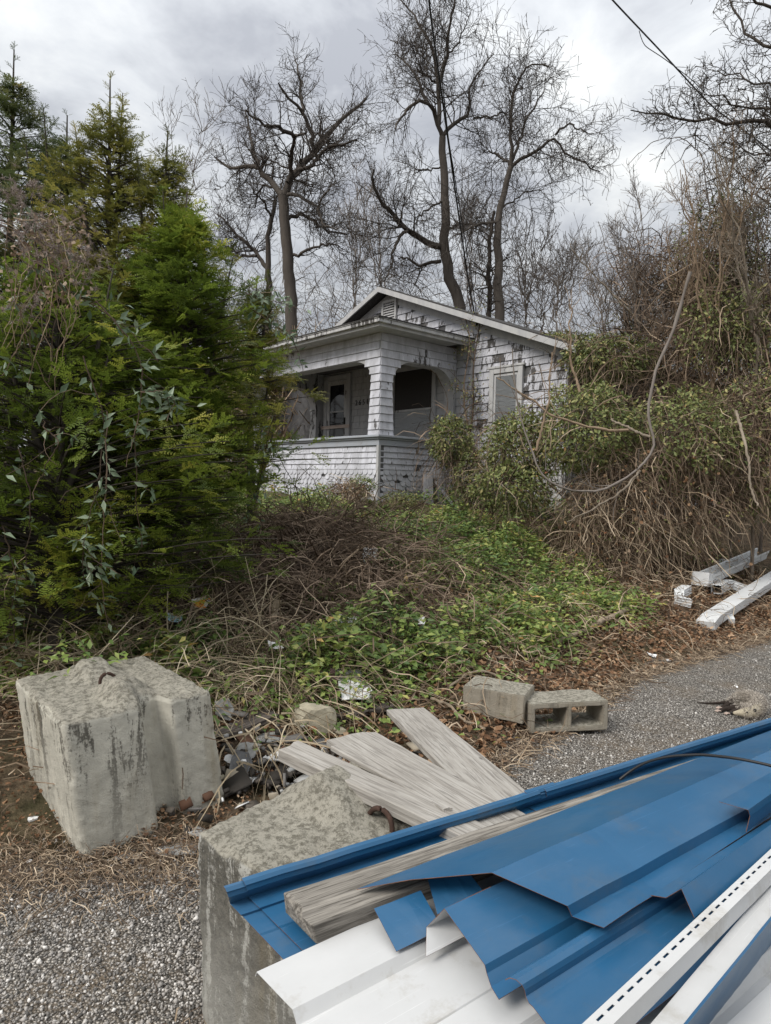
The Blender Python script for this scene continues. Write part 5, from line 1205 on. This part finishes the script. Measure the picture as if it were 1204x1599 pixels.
stem('slim bowed shoot curving over against the sky', [(1110, 330, 10.5), (1095, 240, 10.4), (1060, 215, 10.4), (1020, 222, 10.3), (980, 258, 10.3)], .010, .004, MAT['bark2'], 8)
stem('broken grey stem leaning down the dry vine curtain', [(1150, 640, 9), (1165, 700, 8.7), (1172, 745, 8.6), (1183, 790, 8.5)], .02, .012, MAT['barkpale'], 9)

def bush(name, label, c, rad, nleaf, nstem, mat, seed, leaf=(.045, .085), stem_mat=MAT['vinedark'], cat='bush', group=None, hang=.3, shell=.55, lean=(0, -.3, .5), hole=.0, top_only=-1.0, stemlen=(.5, 1.2), tmpl=(LEAF2_T, LEAF2_F)):
    """rounded vine-covered mass: leaves spread through the volume plus a tangle of stems"""
    rng = np.random.default_rng(seed); c = np.array(c, float); rad = np.array(rad, float); e = empty(name, (c[0], c[1], c[2] - rad[2])); tag(e, label, cat, group); base = np.array([c[0], c[1], c[2] - rad[2]])
    d = unit(rng.normal(size=(nleaf * 2, 3))); r = shell + (1 - shell) * rng.random(len(d)) ** .7
    clump = .5 + .5 * vnoise(d * 1.0, 5.5, seed); keep = (clump > hole) & (d[:, 2] > top_only); d, r, clump = d[keep][:nleaf], r[keep][:nleaf], clump[keep][:nleaf]
    P = c + d * rad * (r * (.68 + .50 * clump))[:, None] - base; n = len(P)
    ax = unit(rng.normal(size=(n, 3)) * .8 + d * .6 + np.array([0, -.2, -.35])); nr = unit(d * .8 + rng.normal(size=(n, 3)) * .6 + np.array(lean))
    s = rng.uniform(leaf[0], leaf[1], n)
    scatter('foliage', tmpl[0], tmpl[1], P, frames(ax, nr), np.stack([s * 1.05, s, s], -1), mat, e, np.clip(rng.beta(2, 2.6, n) + .12 * (clump - .5), 0, 1))
    if nstem:
        d = unit(rng.normal(size=(nstem, 3)) + np.array([0, 0, .3])); P0 = c + d * rad * (rng.random(nstem) ** .5)[:, None] * .9 - base
        dr = unit(rng.normal(size=(nstem, 3)) * .7 + d * .4); out = [P0]; L = rng.uniform(stemlen[0], stemlen[1], nstem)
        for k in range(6):
            dr = unit(dr + rng.normal(size=(nstem, 3)) * .25 + np.array([0, 0, -.12 - hang * .5])); out.append(out[-1] + dr * (L / 6)[:, None])
        R = rng.gamma(3, .0011, nstem)[:, None] * np.linspace(1, .5, 7)[None]
        tubes('stems', [(np.stack(out, 1), R, 1)], stem_mat, e, rng=rng)
    return e
def cpx(px, py, d): return at(px, py, d)
GB = 'vine mounds beside the house'
bush('vine_mound', 'vine mound with green leaves in front of the gable window wall', cpx(808, 696, 10.1), (.55, .5, .58), 3600, 260, MAT['greendull'], 201, group=GB, hole=.22)
bush('vine_mound', 'low vine growth at the foot of the gable wall below the window', cpx(800, 760, 9.8), (.62, .5, .38), 2400, 240, MAT['greendull'], 202, group=GB, hole=.3)
bush('vine_mound', 'leafy vine mound against the right corner of the house', cpx(915, 668, 9.6), (.75, .7, .74), 5200, 420, MAT['greendull'], 203, group=GB, hole=.2)
bush('vine_mound', 'broad leafy vine mound right of the curving pale stem', cpx(1060, 688, 9.7), (1.0, .8, .80), 5600, 800, MAT['greendull'], 204, group=GB, hole=.3, hang=.6)
bush('vine_mound', 'brown vine mound at the picture edge beyond the gutters', cpx(1190, 690, 9.9), (.95, .8, 1.15), 3000, 1400, MAT['greendull'], 205, group=GB, hole=.45, hang=.7)
bush('vine_mound', 'leafy vine crown over the far end of the roof', cpx(955, 562, 11.0), (.85, .5, .42), 3600, 500, MAT['greendull'], 206, group=GB, hole=.3)
bush('vine_mound', 'tall vine-hung mass behind the mounds at the picture edge', cpx(1115, 530, 13.0), (2.1, 1.0, 1.7), 8500, 2600, MAT['greendull'], 207, group=GB, hole=.4, shell=.3, hang=.5, stemlen=(.6, 1.6))
bush('vine_mound', 'leafy vines wrapped round the tall saplings', cpx(1125, 420, 11.2), (.8, .5, 1.4), 3000, 1000, MAT['greendull'], 208, group=GB, hole=.4, shell=.2, hang=.8)
bush('vine_mound', 'green vine leaves climbing high over the bare thicket branches', cpx(1140, 520, 10.4), (.9, .45, .75), 2400, 400, MAT['greendull'], 216, group=GB, hole=.42, shell=.15, hang=.6)
bush('vine_mound', 'red-brown leafed shrub against the sky left of the saplings', cpx(1010, 430, 12.4), (.75, .5, .75), 1200, 500, MAT['dead'], 209, group=GB, hole=.45, shell=.2, leaf=(.03, .05))
bush('ivy', 'dark ivy clump climbing the porch corner beside the leaning boards', cpx(705, 690, 11.9), (.42, .35, .50), 2600, 260, MAT['greendull'], 210, cat='ivy', hole=.2)
bush('ivy', 'ivy hanging low over the leaning boards', cpx(735, 745, 11.7), (.34, .3, .55), 1500, 300, MAT['greendull'], 211, cat='ivy', hole=.3)
bush('ivy', 'sparse vine growing over the edge of the main roof', cpx(880, 535, 12.4), (.9, .5, .16), 1700, 160, MAT['greendull'], 212, cat='ivy', hole=.3)
bush('shrub', 'small dry brown clump against the scalloped porch wall', cpx(545, 770, 11.4), (.40, .3, .20), 700, 500, MAT['dead'], 213, cat='shrub', stem_mat=MAT['vine'], stemlen=(.2, .5), hole=.4, leaf=(.02, .04))
bush('shrub', 'small green shrub at the scalloped porch wall behind the dry clump', cpx(565, 757, 11.6), (.26, .2, .18), 700, 60, MAT['green'], 214, cat='shrub', stemlen=(.15, .3), leaf=(.025, .045))
bush('shrub', 'low dark shrub at the porch corner foot', cpx(628, 780, 11.5), (.38, .25, .16), 800, 120, MAT['greendull'], 215, cat='shrub', stemlen=(.15, .3), leaf=(.025, .045))
# vine climbing the gable wall by the porch roof end
def wall_vine():
    rng = np.random.default_rng(61); e = empty('climbing_vine', tuple(at(735, 700, 12.6))); tag(e, 'bare climbing vine on the gable wall beside the porch roof end', 'vine'); b = np.array(e.location)
    P = np.array([resample(np.array([at(742, 720, 12.75), at(727, 650, 12.78), at(722, 600, 12.8), at(732, 560, 12.82), at(736, 520, 12.85), at(726, 495, 12.95)]), 14), resample(np.array([at(730, 700, 12.75), at(740, 640, 12.7), at(738, 580, 12.72), at(745, 530, 12.75), at(750, 500, 12.7)]), 14)]) - b
    R = np.tile(np.linspace(.022, .008, 14), (2, 1)); A, RA = sprout(rng, P, R, 46, .1, (30, 90), (.2, .7), 5, .3, .1, .5, .005); B, RB = sprout(rng, A, RA, 150, .1, (30, 90), (.1, .3), 3, .3, .0, .6, .004)
    tubes('stems', [(P, R, 6), (A, RA, 4), (B, RB, 3)], MAT['vinedark'], e, rng=rng)['kind'] = 'stuff'
    q_ = B[:, -1]; n = len(q_); q_ = np.repeat(q_, 4, 0) + rng.normal(size=(n * 4, 3)) * .05
    scatter('leaves', LEAF2_T, LEAF2_F, q_, frames(rng.normal(size=(n * 4, 3)) + np.array([0, 0, -.5]), rng.normal(size=(n * 4, 3)) + np.array([0, -1, 0])), rng.uniform(.03, .06, n * 4), MAT['greendull'], e, rng.random(n * 4))
wall_vine()
# curtain of dry hanging vines in front of the mounds
def vine_curtain():
    rng = np.random.default_rng(66); n = 9000; px = rng.uniform(885, 1290, n); topy = np.interp(px, [885, 950, 1050, 1130, 1290], [780, 730, 700, 640, 560]) + rng.uniform(-20, 150, n)
    d = np.interp(px, [885, 1000, 1290], [9.5, 9.5, 10.2]) + rng.uniform(-.25, .6, n)
    P0 = np.array([at(a, b, c) for a, b, c in zip(px, topy, d)]); dr = unit(np.stack([rng.normal(size=n) * .55, -.35 + rng.normal(size=n) * .3, rng.uniform(-.6, .8, n)], -1)); out = [P0]; L = rng.uniform(.3, 1.15, n)
    for k in range(7):
        dr = unit(dr + rng.normal(size=(n, 3)) * .27 + np.array([0, -.02, -.24])); out.append(out[-1] + dr * (L / 7)[:, None])
    P = np.stack(out, 1); g = terr(P[:, :, 0], P[:, :, 1]) + .02; P[:, :, 2] = np.maximum(P[:, :, 2], g + rng.random((n, 1)) * .06)
    R = rng.gamma(1.1, .0017, n)[:, None] * np.linspace(1.1, .5, 8)[None] + .0009
    o = tubes('dry_vines', [(P, R, 1)], MAT['vine'], rng=rng)
    k = rng.integers(0, n, 3600); j = rng.integers(1, 8, 3600); q_ = P[k, j] + rng.normal(size=(3600, 3)) * .05
    for nm, lab, mt, sl in (('vine_leaves', 'sparse green leaves caught in the dry vine curtain', 'greendull', slice(0, 1900)), ('withered_leaves', 'withered brown leaves caught in the dry vine curtain', 'dead', slice(1900, 3600))):
        m_ = q_[sl]; tag(scatter(nm, DEAD_T if mt == 'dead' else LEAF2_T, DEAD_F if mt == 'dead' else LEAF2_F, m_, frames(rng.normal(size=m_.shape) + np.array([0, -.2, -.5]), rng.normal(size=m_.shape) + np.array([0, -.6, .4])), rng.uniform(.025, .065, len(m_)), MAT[mt], None, rng.random(len(m_))), lab, 'leaves', kind='stuff'); tag(o, 'curtain of dry brown vines hanging down the mound beyond the gutters', 'vines', kind='stuff')
vine_curtain()

# ------------------------------------------------------------------ yews on the left
def spray_template(rng, n=10, L=1.0, droop=.12):
    """flat yew spray along +Y with two ranks of needles plus short side shoots"""
    V, Fc = [], []
    def shoot(o, d, L, n, w):
        d = unit(np.array(d)); s = unit(np.cross(d, np.array([0, 0, 1.0])))
        for k in range(n):
            t = (k + .5) / n; b = o + d * L * t + np.array([0, 0, -droop * t * t * L])
            for sg in (-1, 1):
                dd = unit(d * .75 + s * sg + np.array([0, 0, rng.uniform(-.1, .25)])); l = w * (1 - .55 * abs(t - .35)) * rng.uniform(.8, 1.1); q_ = len(V)
                pw = unit(np.cross(dd, np.array([0, 0, 1.0]))) * .036
                V.extend([b - pw, b + pw, b + dd * l]); Fc.append((q_, q_ + 1, q_ + 2))
    o = np.zeros(3); shoot(o, (0, 1, 0), L, n, .145)
    for (t, sg, l) in ((.25, 1, .5), (.42, -1, .46), (.58, 1, .36)):
        shoot(np.array([0, L * t, -droop * t * t * L]), (sg * .85, .8, .05), l, max(4, int(n * l)), .125)
    return np.array(V), np.array(Fc)
SPR = spray_template(np.random.default_rng(1))
def yew(label, px, ytip, D, rbase, seed, mat, nspray, low=.12, lean=(0, 0), spr=(.18, .34), leaders=5, slope=.5, flat=1.0):
    rng = np.random.default_rng(seed); tip = at(px, ytip, D); base = np.array([tip[0] - lean[0], D - lean[1], 0]); base[2] = terr(base[0], base[1]); Hh = tip[2] - base[2]
    e = empty('yew_tree', tuple(base)); tag(e, label, 'yew', 'yew trees beside the bank')
    ax = np.array([lean[0], lean[1], Hh])
    tr = resample(np.array([np.zeros(3), ax * .35 + rng.normal(size=3) * .05, ax * .7 + rng.normal(size=3) * .04, ax]), 20)
    LP = [tr]; LR = [np.linspace(.07, .006, 20)]
    for k in range(leaders):
        t = rng.uniform(.3, .85); b = ax * t; a = rng.uniform(0, 6.28); out = np.array([math.cos(a), math.sin(a) * flat, 0]) * rbase * np.tanh(slope * (1 - t) * Hh / rbase) * rng.uniform(.45, .95)
        tp_ = b + out + np.array([0, 0, Hh * rng.uniform(.10, .22)]); LP.append(resample(np.array([ax * (t - .25), b * .7 + ax * (t - .25) * .3 + out * .6, tp_]), 20)); LR.append(np.linspace(.03, .004, 20))
    LP = np.array(LP); LR = np.array(LR)
    # side boughs
    nb = max(80, nspray // 9); u = rng.random(nb) ** .85 * (.93 - low) + low; a = rng.uniform(0, 6.28, nb); rr = rbase * np.tanh(slope * np.maximum(.94 - u, 0) * Hh / rbase) * rng.uniform(.65, 1.12, nb) * (1 + .26 * np.sin(3 * a + seed + 9 * u) + .26 * np.sin(2 * a + 23 * u + seed * 2.) + .15 * np.sin(41 * u + 5 * a)) + .03
    o = np.stack([np.cos(a), np.sin(a) * flat, np.zeros(nb)], -1); p0 = ax * u[:, None]; L = rr
    bough = np.stack([p0 + o * (L * t)[:, None] + np.array([0, 0, 1.0]) * (L * (.42 * t - .20 * t * t))[:, None] for t in np.linspace(0, 1, 7)], 1); br = np.linspace(.012, .003, 7)[None].repeat(nb, 0)
    tubes('trunk', [(LP, LR, 6), (bough, br, 3)], MAT['bark'], e, rng=rng)
    # sprays along boughs and leaders
    i = rng.integers(0, nb, nspray); t = .38 + .62 * rng.random(nspray) ** .65; f = t * 6; k = np.minimum(f.astype(int), 5); w = (f - k)[:, None]
    P = bough[i, k] * (1 - w) + bough[i, k + 1] * w; od = o[i]; side = np.cross(od, np.array([0, 0, 1.0])); d = unit(od * rng.uniform(.3, 1.1, nspray)[:, None] + side * rng.normal(size=nspray)[:, None] * .75 + np.array([0, 0, 1.0]) * rng.normal(.12, .32, nspray)[:, None])
    P = P + rng.normal(size=P.shape) * .05; s = rng.uniform(spr[0], spr[1], nspray) * (.40 + .60 * (1 - u[i]) ** .6)
    nl = 40; lt = np.linspace(.3, .998, nl)
    lp, ld, ls = [], [], []
    for b in LP:
        for q_ in lt:
            j = min(int(q_ * 19), 18); fr_ = q_ * 19 - j; bp = b[j] * (1 - fr_) + b[j + 1] * fr_; tg = unit(b[j + 1] - b[j]); 
            for m in range(2): 
                aa = rng.uniform(0, 6.28); lp.append(bp); ld.append(tg * rng.uniform(.6, 1.3) + np.array([math.cos(aa), math.sin(aa), .0])); ls.append(rng.uniform(.6, 1.0) * spr[0] * (1.55 - 1.0 * q_))
    P = np.concatenate([P, np.array(lp)]); d = np.concatenate([d, unit(np.array(ld))]); s = np.concatenate([s, np.array(ls)])
    n = len(P); nr = unit(np.array([0, 0, 1.0]) + rng.normal(size=(n, 3)) * .35); cl = .5 + .5 * vnoise(P, 2.6, seed + 9)
    rv = np.clip(rng.beta(2, 2.4, n) * .75 + .55 * (cl - .25), 0, 1)
    scatter('foliage', SPR[0], SPR[1], P, frames(d, nr), s, mat, e, rv)
    return e
yew('tall dark yew at the left picture edge with a pointed tip', 22, 78, 7.2, 1.3, 301, MAT['yewdark'], 2000, .30, slope=.45)
yew('shorter dark yew between the two tallest yew tips', 105, 180, 7.0, 1.05, 302, MAT['yewdark'], 1500, .30)
yew('tall olive yew with the second highest pointed tip', 172, 124, 6.6, 1.3, 303, MAT['yewolive'], 2900, .12, leaders=7)
yew('leaning olive yew with feathery top right of the tall one', 262, 205, 6.7, 1.05, 304, MAT['yewolive'], 2000, .2, (.18, 0))
yew('broad green yew whose boughs reach towards the porch', 292, 300, 6.1, .84, 305, MAT['yew'], 3800, .2, (.1, 0), slope=.6, leaders=9)
yew('low yellowish yew in front of the porch eave', 402, 430, 8.2, .5, 306, MAT['yewolive'], 900, .48, slope=.6)
yew('front bright green yew bush covered by vines at the left edge', 92, 380, 4.8, 1.1, 307, MAT['yew'], 4300, .08, slope=1.1, spr=(.14, .26))
yew('low green yew skirt behind the pale concrete block', 215, 500, 5.5, .85, 308, MAT['yew'], 2600, .08, slope=1.1, spr=(.14, .26))
yew('small dark yew under the boughs at the left edge', -30, 420, 5.0, .9, 309, MAT['yewdark'], 1500, .05, slope=1.0, spr=(.14, .26))

def hanging_vines():
    rng = np.random.default_rng(77); e = empty('honeysuckle_vine', tuple(at(190, 560, 4.1))); tag(e, 'honeysuckle vine with long grey-green leaves hanging over the front yew', 'vine'); b = np.array(e.location)
    lines = [([(30, 395, 3.9), (90, 430, 3.9), (150, 470, 3.95), (205, 500, 4.0), (250, 560, 4.1)], .8), ([(150, 470, 3.9), (190, 520, 3.9), (225, 560, 3.95), (222, 640, 4.0), (220, 760, 4.1), (235, 860, 4.3)], 1), ([(130, 555, 3.9), (160, 650, 3.9), (165, 730, 3.9), (150, 790, 3.95), (135, 850, 4.0), (140, 900, 4.1)], 1), ([(165, 640, 3.9), (170, 740, 3.9), (163, 850, 4.0), (160, 930, 4.1), (165, 985, 4.2)], 1),
             ([(55, 330, 3.9), (60, 420, 3.9), (45, 520, 3.9), (10, 590, 3.9)], .5), ([(30, 700, 3.9), (55, 760, 3.9), (45, 850, 4.0), (40, 960, 4.1)], .4), ([(0, 820, 3.8), (15, 900, 3.9), (10, 980, 4.0), (25, 1040, 4.0)], .4), ([(390, 480, 5.8), (430, 500, 5.8), (460, 520, 5.9), (475, 570, 6.0)], 1.3), ([(385, 455, 5.8), (410, 470, 5.8), (450, 480, 5.9)], 1.3), ([(220, 610, 3.9), (250, 620, 3.9), (275, 640, 4.0)], 1), ([(60, 650, 3.9), (100, 690, 3.85), (60, 760, 3.85)], .2), ([(430, 640, 6.1), (410, 700, 6.1), (395, 760, 6.1), (385, 815, 6.1)], .6)]
    P = np.array([resample(np.array([at(*p) for p in l]), 24) for l, w in lines]) - b; P = P + np.cumsum(rng.normal(size=P.shape), 1) * .006; R = np.tile(np.linspace(.0042, .0025, 24), (len(P), 1))
    A, RA = sprout(rng, P, R, 60, .1, (30, 80), (.1, .4), 5, .25, -.1, .6, .0025); tubes('stems', [(P, R, 5), (A, RA, 4)], MAT['vinedark'], e, rng=rng)['kind'] = 'stuff'
    pos, dr = [], []
    for k, (l, w) in enumerate(lines):
        m = int(36 * w); j = rng.integers(1, 24, m); pos.append(P[k, j] + rng.normal(size=(m, 3)) * .02); dr.append(rng.normal(size=(m, 3)) + np.array([.4, -.4, -.3]))
    j = rng.integers(1, 6, 160); i = rng.integers(0, len(A), 160); pos.append(A[i, j]); dr.append(rng.normal(size=(160, 3)) + np.array([.3, -.4, -.4]))
    pos = np.concatenate(pos); dr = np.concatenate(dr); n = len(pos); s = rng.uniform(.055, .095, n)
    scatter('leaves', LEAF_T[:, [0, 1, 2]], [f for f in LEAF_F], pos, frames(dr, rng.normal(size=(n, 3)) + np.array([0, -.6, .8])), np.stack([s * .8, s, s], -1), MAT['greygreen'], e, rng.random(n))
    # dry seed heads
    e2 = empty('clematis_vine', tuple(at(60, 380, 3.9))); tag(e2, 'dried vine with pale fluffy seed heads draped over the front yew top', 'vine'); b2 = np.array(e2.location)
    cen = [at(a, c, d) for a, c, d in ((20, 310, 3.9), (50, 350, 3.85), (85, 375, 3.85), (110, 400, 3.85), (65, 400, 3.85), (20, 360, 3.85), (130, 415, 3.85), (35, 470, 3.85), (20, 300, 3.9), (100, 360, 3.9))]; hp_, hd = [], []
    for c in cen:
        m = 34; q_ = c + rng.normal(size=(m, 3)) * np.array([.09, .06, .055]); 
        for x in q_:
            kk = 22; dv = unit(rng.normal(size=(kk, 3))); hp_.append(np.repeat(x[None], kk, 0)); hd.append(dv)
    hp_ = np.concatenate(hp_) - b2; hd = np.concatenate(hd); n = len(hp_); T = np.array([(-.05, 0, 0), (.05, 0, 0), (.0, 1, .1)], float)
    scatter('seed_heads', T, [(0, 1, 2)], hp_, frames(hd, rng.normal(size=(n, 3))), rng.uniform(.02, .038, n), MAT['fluff'], e2, rng.random(n))
    SP = np.array([resample(np.array([at(rng.uniform(0, 140), rng.uniform(310, 420), 3.9), at(rng.uniform(0, 140), rng.uniform(380, 480), 3.85), at(rng.uniform(0, 120), rng.uniform(450, 600), 3.85)]), 14) for _ in range(26)]) - b2; SP = SP + np.cumsum(rng.normal(size=SP.shape), 1) * .012
    tubes('stems', [(SP, np.tile(np.linspace(.003, .002, 14), (26, 1)), 4)], MAT['vine'], e2, rng=rng)['kind'] = 'stuff'
    m = 160; q_ = np.array([at(rng.uniform(0, 145), rng.uniform(330, 480), 3.82) for _ in range(m)]) - b2
    scatter('dry_leaves', DEAD_T, DEAD_F, q_, frames(rng.normal(size=(m, 3)) + np.array([0, 0, -.8]), rng.normal(size=(m, 3))), rng.uniform(.016, .036, m), MAT['tanleaf'], e2, rng.random(m))
hanging_vines()

# ------------------------------------------------------------------ ground cover on the bank
def field(x, y):
    """how green the bank is at a place (0..1) and how brown-viny"""
    P = np.stack([x, y, np.zeros_like(x)], -1); t = y - edge(x)
    nz = vnoise(P, 2.3, 5) * .55 + vnoise(P, 6, 6) * .7
    g = 0.56 + nz + .45 * np.exp(-(((x - 1.2) / 1.5) ** 2 + ((y - 7.6) / 1.6) ** 2)) - .75 * np.exp(-(((x + .75) / .95) ** 2 + ((y - 7.0) / 1.3) ** 2))
    g += .25 * np.exp(-(((x + .5) / 1.0) ** 2 + ((y - 5.1) / .5) ** 2))
    g *= np.clip((t - .55) / .8, 0, 1); g -= .8 * np.clip((x - 2.9) / .8, 0, 1) * (y < 10.5)
    return np.clip(g, 0, 1), t
def ground_leaves():
    rng = np.random.default_rng(88); n = 210000; x = rng.uniform(-4.5, 5.5, n); y = 3.2 + 9.2 * rng.random(n) ** 1.15; g, t = field(x, y)
    keep = (rng.random(n) < g * g * 1.15) & (t > .35) & ~((x < -.6) & (y < 4.3)) & ~(((x + .05) / .62) ** 2 + ((y - 3.9) / .68) ** 2 < 1); x, y, g = x[keep], y[keep], g[keep]; n = len(x)
    hgt = (.03 + .44 * np.clip(.5 + .7 * vnoise(np.stack([x, y, 0 * x], -1), 4.5, 9), 0, 1.2) * g) * rng.random(n) ** .6
    P = np.stack([x, y, terr(x, y) + hgt], -1); s = rng.uniform(.04, .095, n)
    ax = rng.normal(size=(n, 3)) * np.array([1, 1, .35]) + np.array([0, -.3, .05]); nr = rng.normal(size=(n, 3)) * .45 + np.array([0, -.15, 1])
    rv = np.clip(rng.beta(1.5, 1.9, n) * .92 + .25 * vnoise(np.stack([x, y, 0 * x], -1), 3, 21) + .08, 0, 1)
    near = y < 6.5
    for m, T, Fc in ((near, LEAF_T, LEAF_F), (~near, LEAF2_T, LEAF2_F)):
        o = scatter('ground_cover', T, Fc, P[m], frames(ax[m], nr[m]), np.stack([s * 1.0, s, s], -1)[m], MAT['green'], None, rv[m]); o['kind'] = 'stuff'
        o['label'] = 'honeysuckle leaves covering the lower bank' if T is LEAF_T else 'honeysuckle leaves covering the upper bank before the porch'; o['category'] = 'ground cover'
def dead_leaves():
    rng = np.random.default_rng(99); n = 25000; x = rng.uniform(-3.2, 6, n); t = rng.gamma(1.6, 1.1, n) - .12; y = edge(x) + t
    keep = (y < 12) & (y > 2.6) & ~((t < .12) & (rng.random(n) < .75)) ; x, y = x[keep], y[keep]; n = len(x)
    P = np.stack([x, y, terr(x, y) + .006 + .035 * rng.random(n)], -1); s = rng.uniform(.02, .06, n) * np.where((x < -.3) & (y < 4.0), .5, 1)
    ax = rng.normal(size=(n, 3)) * np.array([1, 1, .3]); nr = rng.normal(size=(n, 3)) * .42 + np.array([0, 0, 1])
    o = scatter('leaf_litter', DEAD_T, DEAD_F, P, frames(ax, nr), np.stack([s * rng.uniform(.6, 1.1, n), s, s * rng.uniform(.4, 1.6, n)], -1), MAT['dead'], None, np.clip(rng.beta(1.7, 2.2, n), 0, 1)); tag(o, 'brown dead leaves littering the foot of the bank', 'leaf litter', kind='stuff')
def strands():
    rng = np.random.default_rng(111)
    # fine dry stems lying over the whole bank
    def lay(n, x, y, L, zl, wig, r, up0, mat, name, label, steps=6, droop=.25, bias=None):
        th = rng.uniform(0, 6.28, n); dr = np.stack([np.cos(th), np.sin(th), rng.uniform(up0[0], up0[1], n)], -1)
        if bias is not None: dr = dr + np.array(bias)
        dr = unit(dr); P = [np.stack([x, y, terr(x, y) + zl * rng.random(n)], -1)]
        for k in range(steps):
            dr = unit(dr + rng.normal(size=(n, 3)) * wig + np.array([0, 0, -droop])); q_ = P[-1] + dr * (L / steps)[:, None]; g = terr(q_[:, 0], q_[:, 1]) + .008; q_[:, 2] = np.maximum(q_[:, 2], g + .03 * rng.random(n)); P.append(q_)
        o = tubes(name, [(np.stack(P, 1), (r[:, None] * np.linspace(1, .55, steps + 1)[None]), 1)], mat, rng=rng); tag(o, label, 'dry stems', kind='stuff')
    n = 8000; x = rng.uniform(-3.5, 6, n); t = rng.gamma(2.2, 1.5, n); y = edge(x) + t; k = (y < 12.2) & (y > 3) & ~((x < .75) & (y < 4.25) & (x > -1)); x, y = x[k], y[k]; n = len(x)
    lay(n, x, y, rng.uniform(.15, .6, n), .22, .3, rng.uniform(.0018, .0040, n), (-.1, .9), MAT['vine'], 'dry_stems', 'dry brown stems and twigs lying over the bank')
    # tangled dry vine mound
    n = 4200; a = rng.normal(size=(n, 2)); x = -.75 + a[:, 0] * .62; y = 6.9 + a[:, 1] * .75
    lay(n, x, y, rng.uniform(.4, 1.1, n), .40, .32, rng.uniform(.0025, .0055, n), (-.2, .8), MAT['vinedark'], 'vine_tangle', 'mound of tangled brown vines below the porch', 7, .16)
    # straw bundle beside the pale block
    n = 620; x = rng.normal(-1.05, .36, n); y = rng.normal(4.85, .30, n)
    lay(n, x, y, rng.uniform(.35, .9, n), .12, .10, rng.uniform(.0022, .0042, n), (.0, .35), MAT['straw'], 'dry_grass', 'bundle of bent dry grass behind the pale concrete block', 6, .14, (.9, -.35, .1))
    n = 700; x = rng.normal(-2.0, .8, n); y = rng.normal(4.9, .5, n)
    lay(n, x, y, rng.uniform(.4, 1.0, n), .2, .16, rng.uniform(.002, .004, n), (.2, 1.3), MAT['straw'], 'dry_grass', 'dry grass stalks under the yews', 6, .14)
    # fringe on the gravel below and around the blocks
    n = 5200; x = rng.uniform(-2.4, -.35, n); y = edge(x) + rng.normal(-.02, .17, n)
    lay(n, x, y, rng.uniform(.03, .14, n), .015, .35, rng.uniform(.0009, .002, n), (-.1, .3), MAT['vine'], 'dry_debris', 'fine dry debris on the gravel at the foot of the blocks', 3, .2)
    n = 5200; x = rng.uniform(.2, 5.4, n); y = edge(x) + rng.gamma(1.5, .16, n) - .18
    lay(n, x, y, rng.uniform(.05, .22, n), .02, .3, rng.uniform(.0012, .003, n), (-.1, .3), MAT['vine'], 'dry_debris', 'fine twigs and dry debris along the gravel edge', 3, .2)
    n = 500; x = rng.normal(-.40, .10, n); y = rng.normal(1.95, .12, n)
    k = (y - 1.985) * .735 + (x + .525) * .677 < -.01; x, y = x[k], y[k]; n = len(x)
    lay(n, x, y, rng.uniform(.03, .12, n), .01, .35, rng.uniform(.0009, .002, n), (-.1, .3), MAT['vine'], 'dry_debris', 'dry debris at the foot of the dark concrete block', 3, .2)
    # reddish and tan roots hanging over the rubble gap
    n = 34; x = rng.normal(-.62, .16, n); y = rng.normal(3.75, .12, n)
    lay(n, x, y, rng.uniform(.4, .8, n), .25, .12, rng.uniform(.0025, .005, n), (.1, .5), MAT['straw'], 'hanging_roots', 'long pale roots hanging over the rubble between the blocks', 7, .22, (.3, -1.4, .2))
def leaf_sprigs():
    """green weeds growing onto the pale block and under the yews"""
    rng = np.random.default_rng(123)
    for (lab, cx, cy, sx, sy, zz, n) in (('green weeds creeping over the back of the pale block', -1.72, 3.72, .16, .2, .63, 90), ('green weeds growing between the pale block and the yews', -1.6, 4.6, .7, .35, None, 900), ('green leaves over the rubble above the dark block', -.45, 4.75, .55, .35, None, 1500)):
        x = rng.normal(cx, sx, n); y = rng.normal(cy, sy, n); z = (terr(x, y) + .16 * rng.random(n)) if zz is None else zz + .09 * rng.random(n); s = rng.uniform(.035, .075, n)
        o = scatter('weeds', LEAF_T, LEAF_F, np.stack([x, y, z], -1), frames(rng.normal(size=(n, 3)) * np.array([1, 1, .4]) + np.array([.2, -.5, 0]), rng.normal(size=(n, 3)) * .4 + np.array([0, -.2, 1])), s, MAT['green'], None, np.clip(rng.beta(2, 2.5, n), 0, 1)); tag(o, lab, 'weeds', kind='stuff')
ground_leaves(); dead_leaves(); strands(); leaf_sprigs()
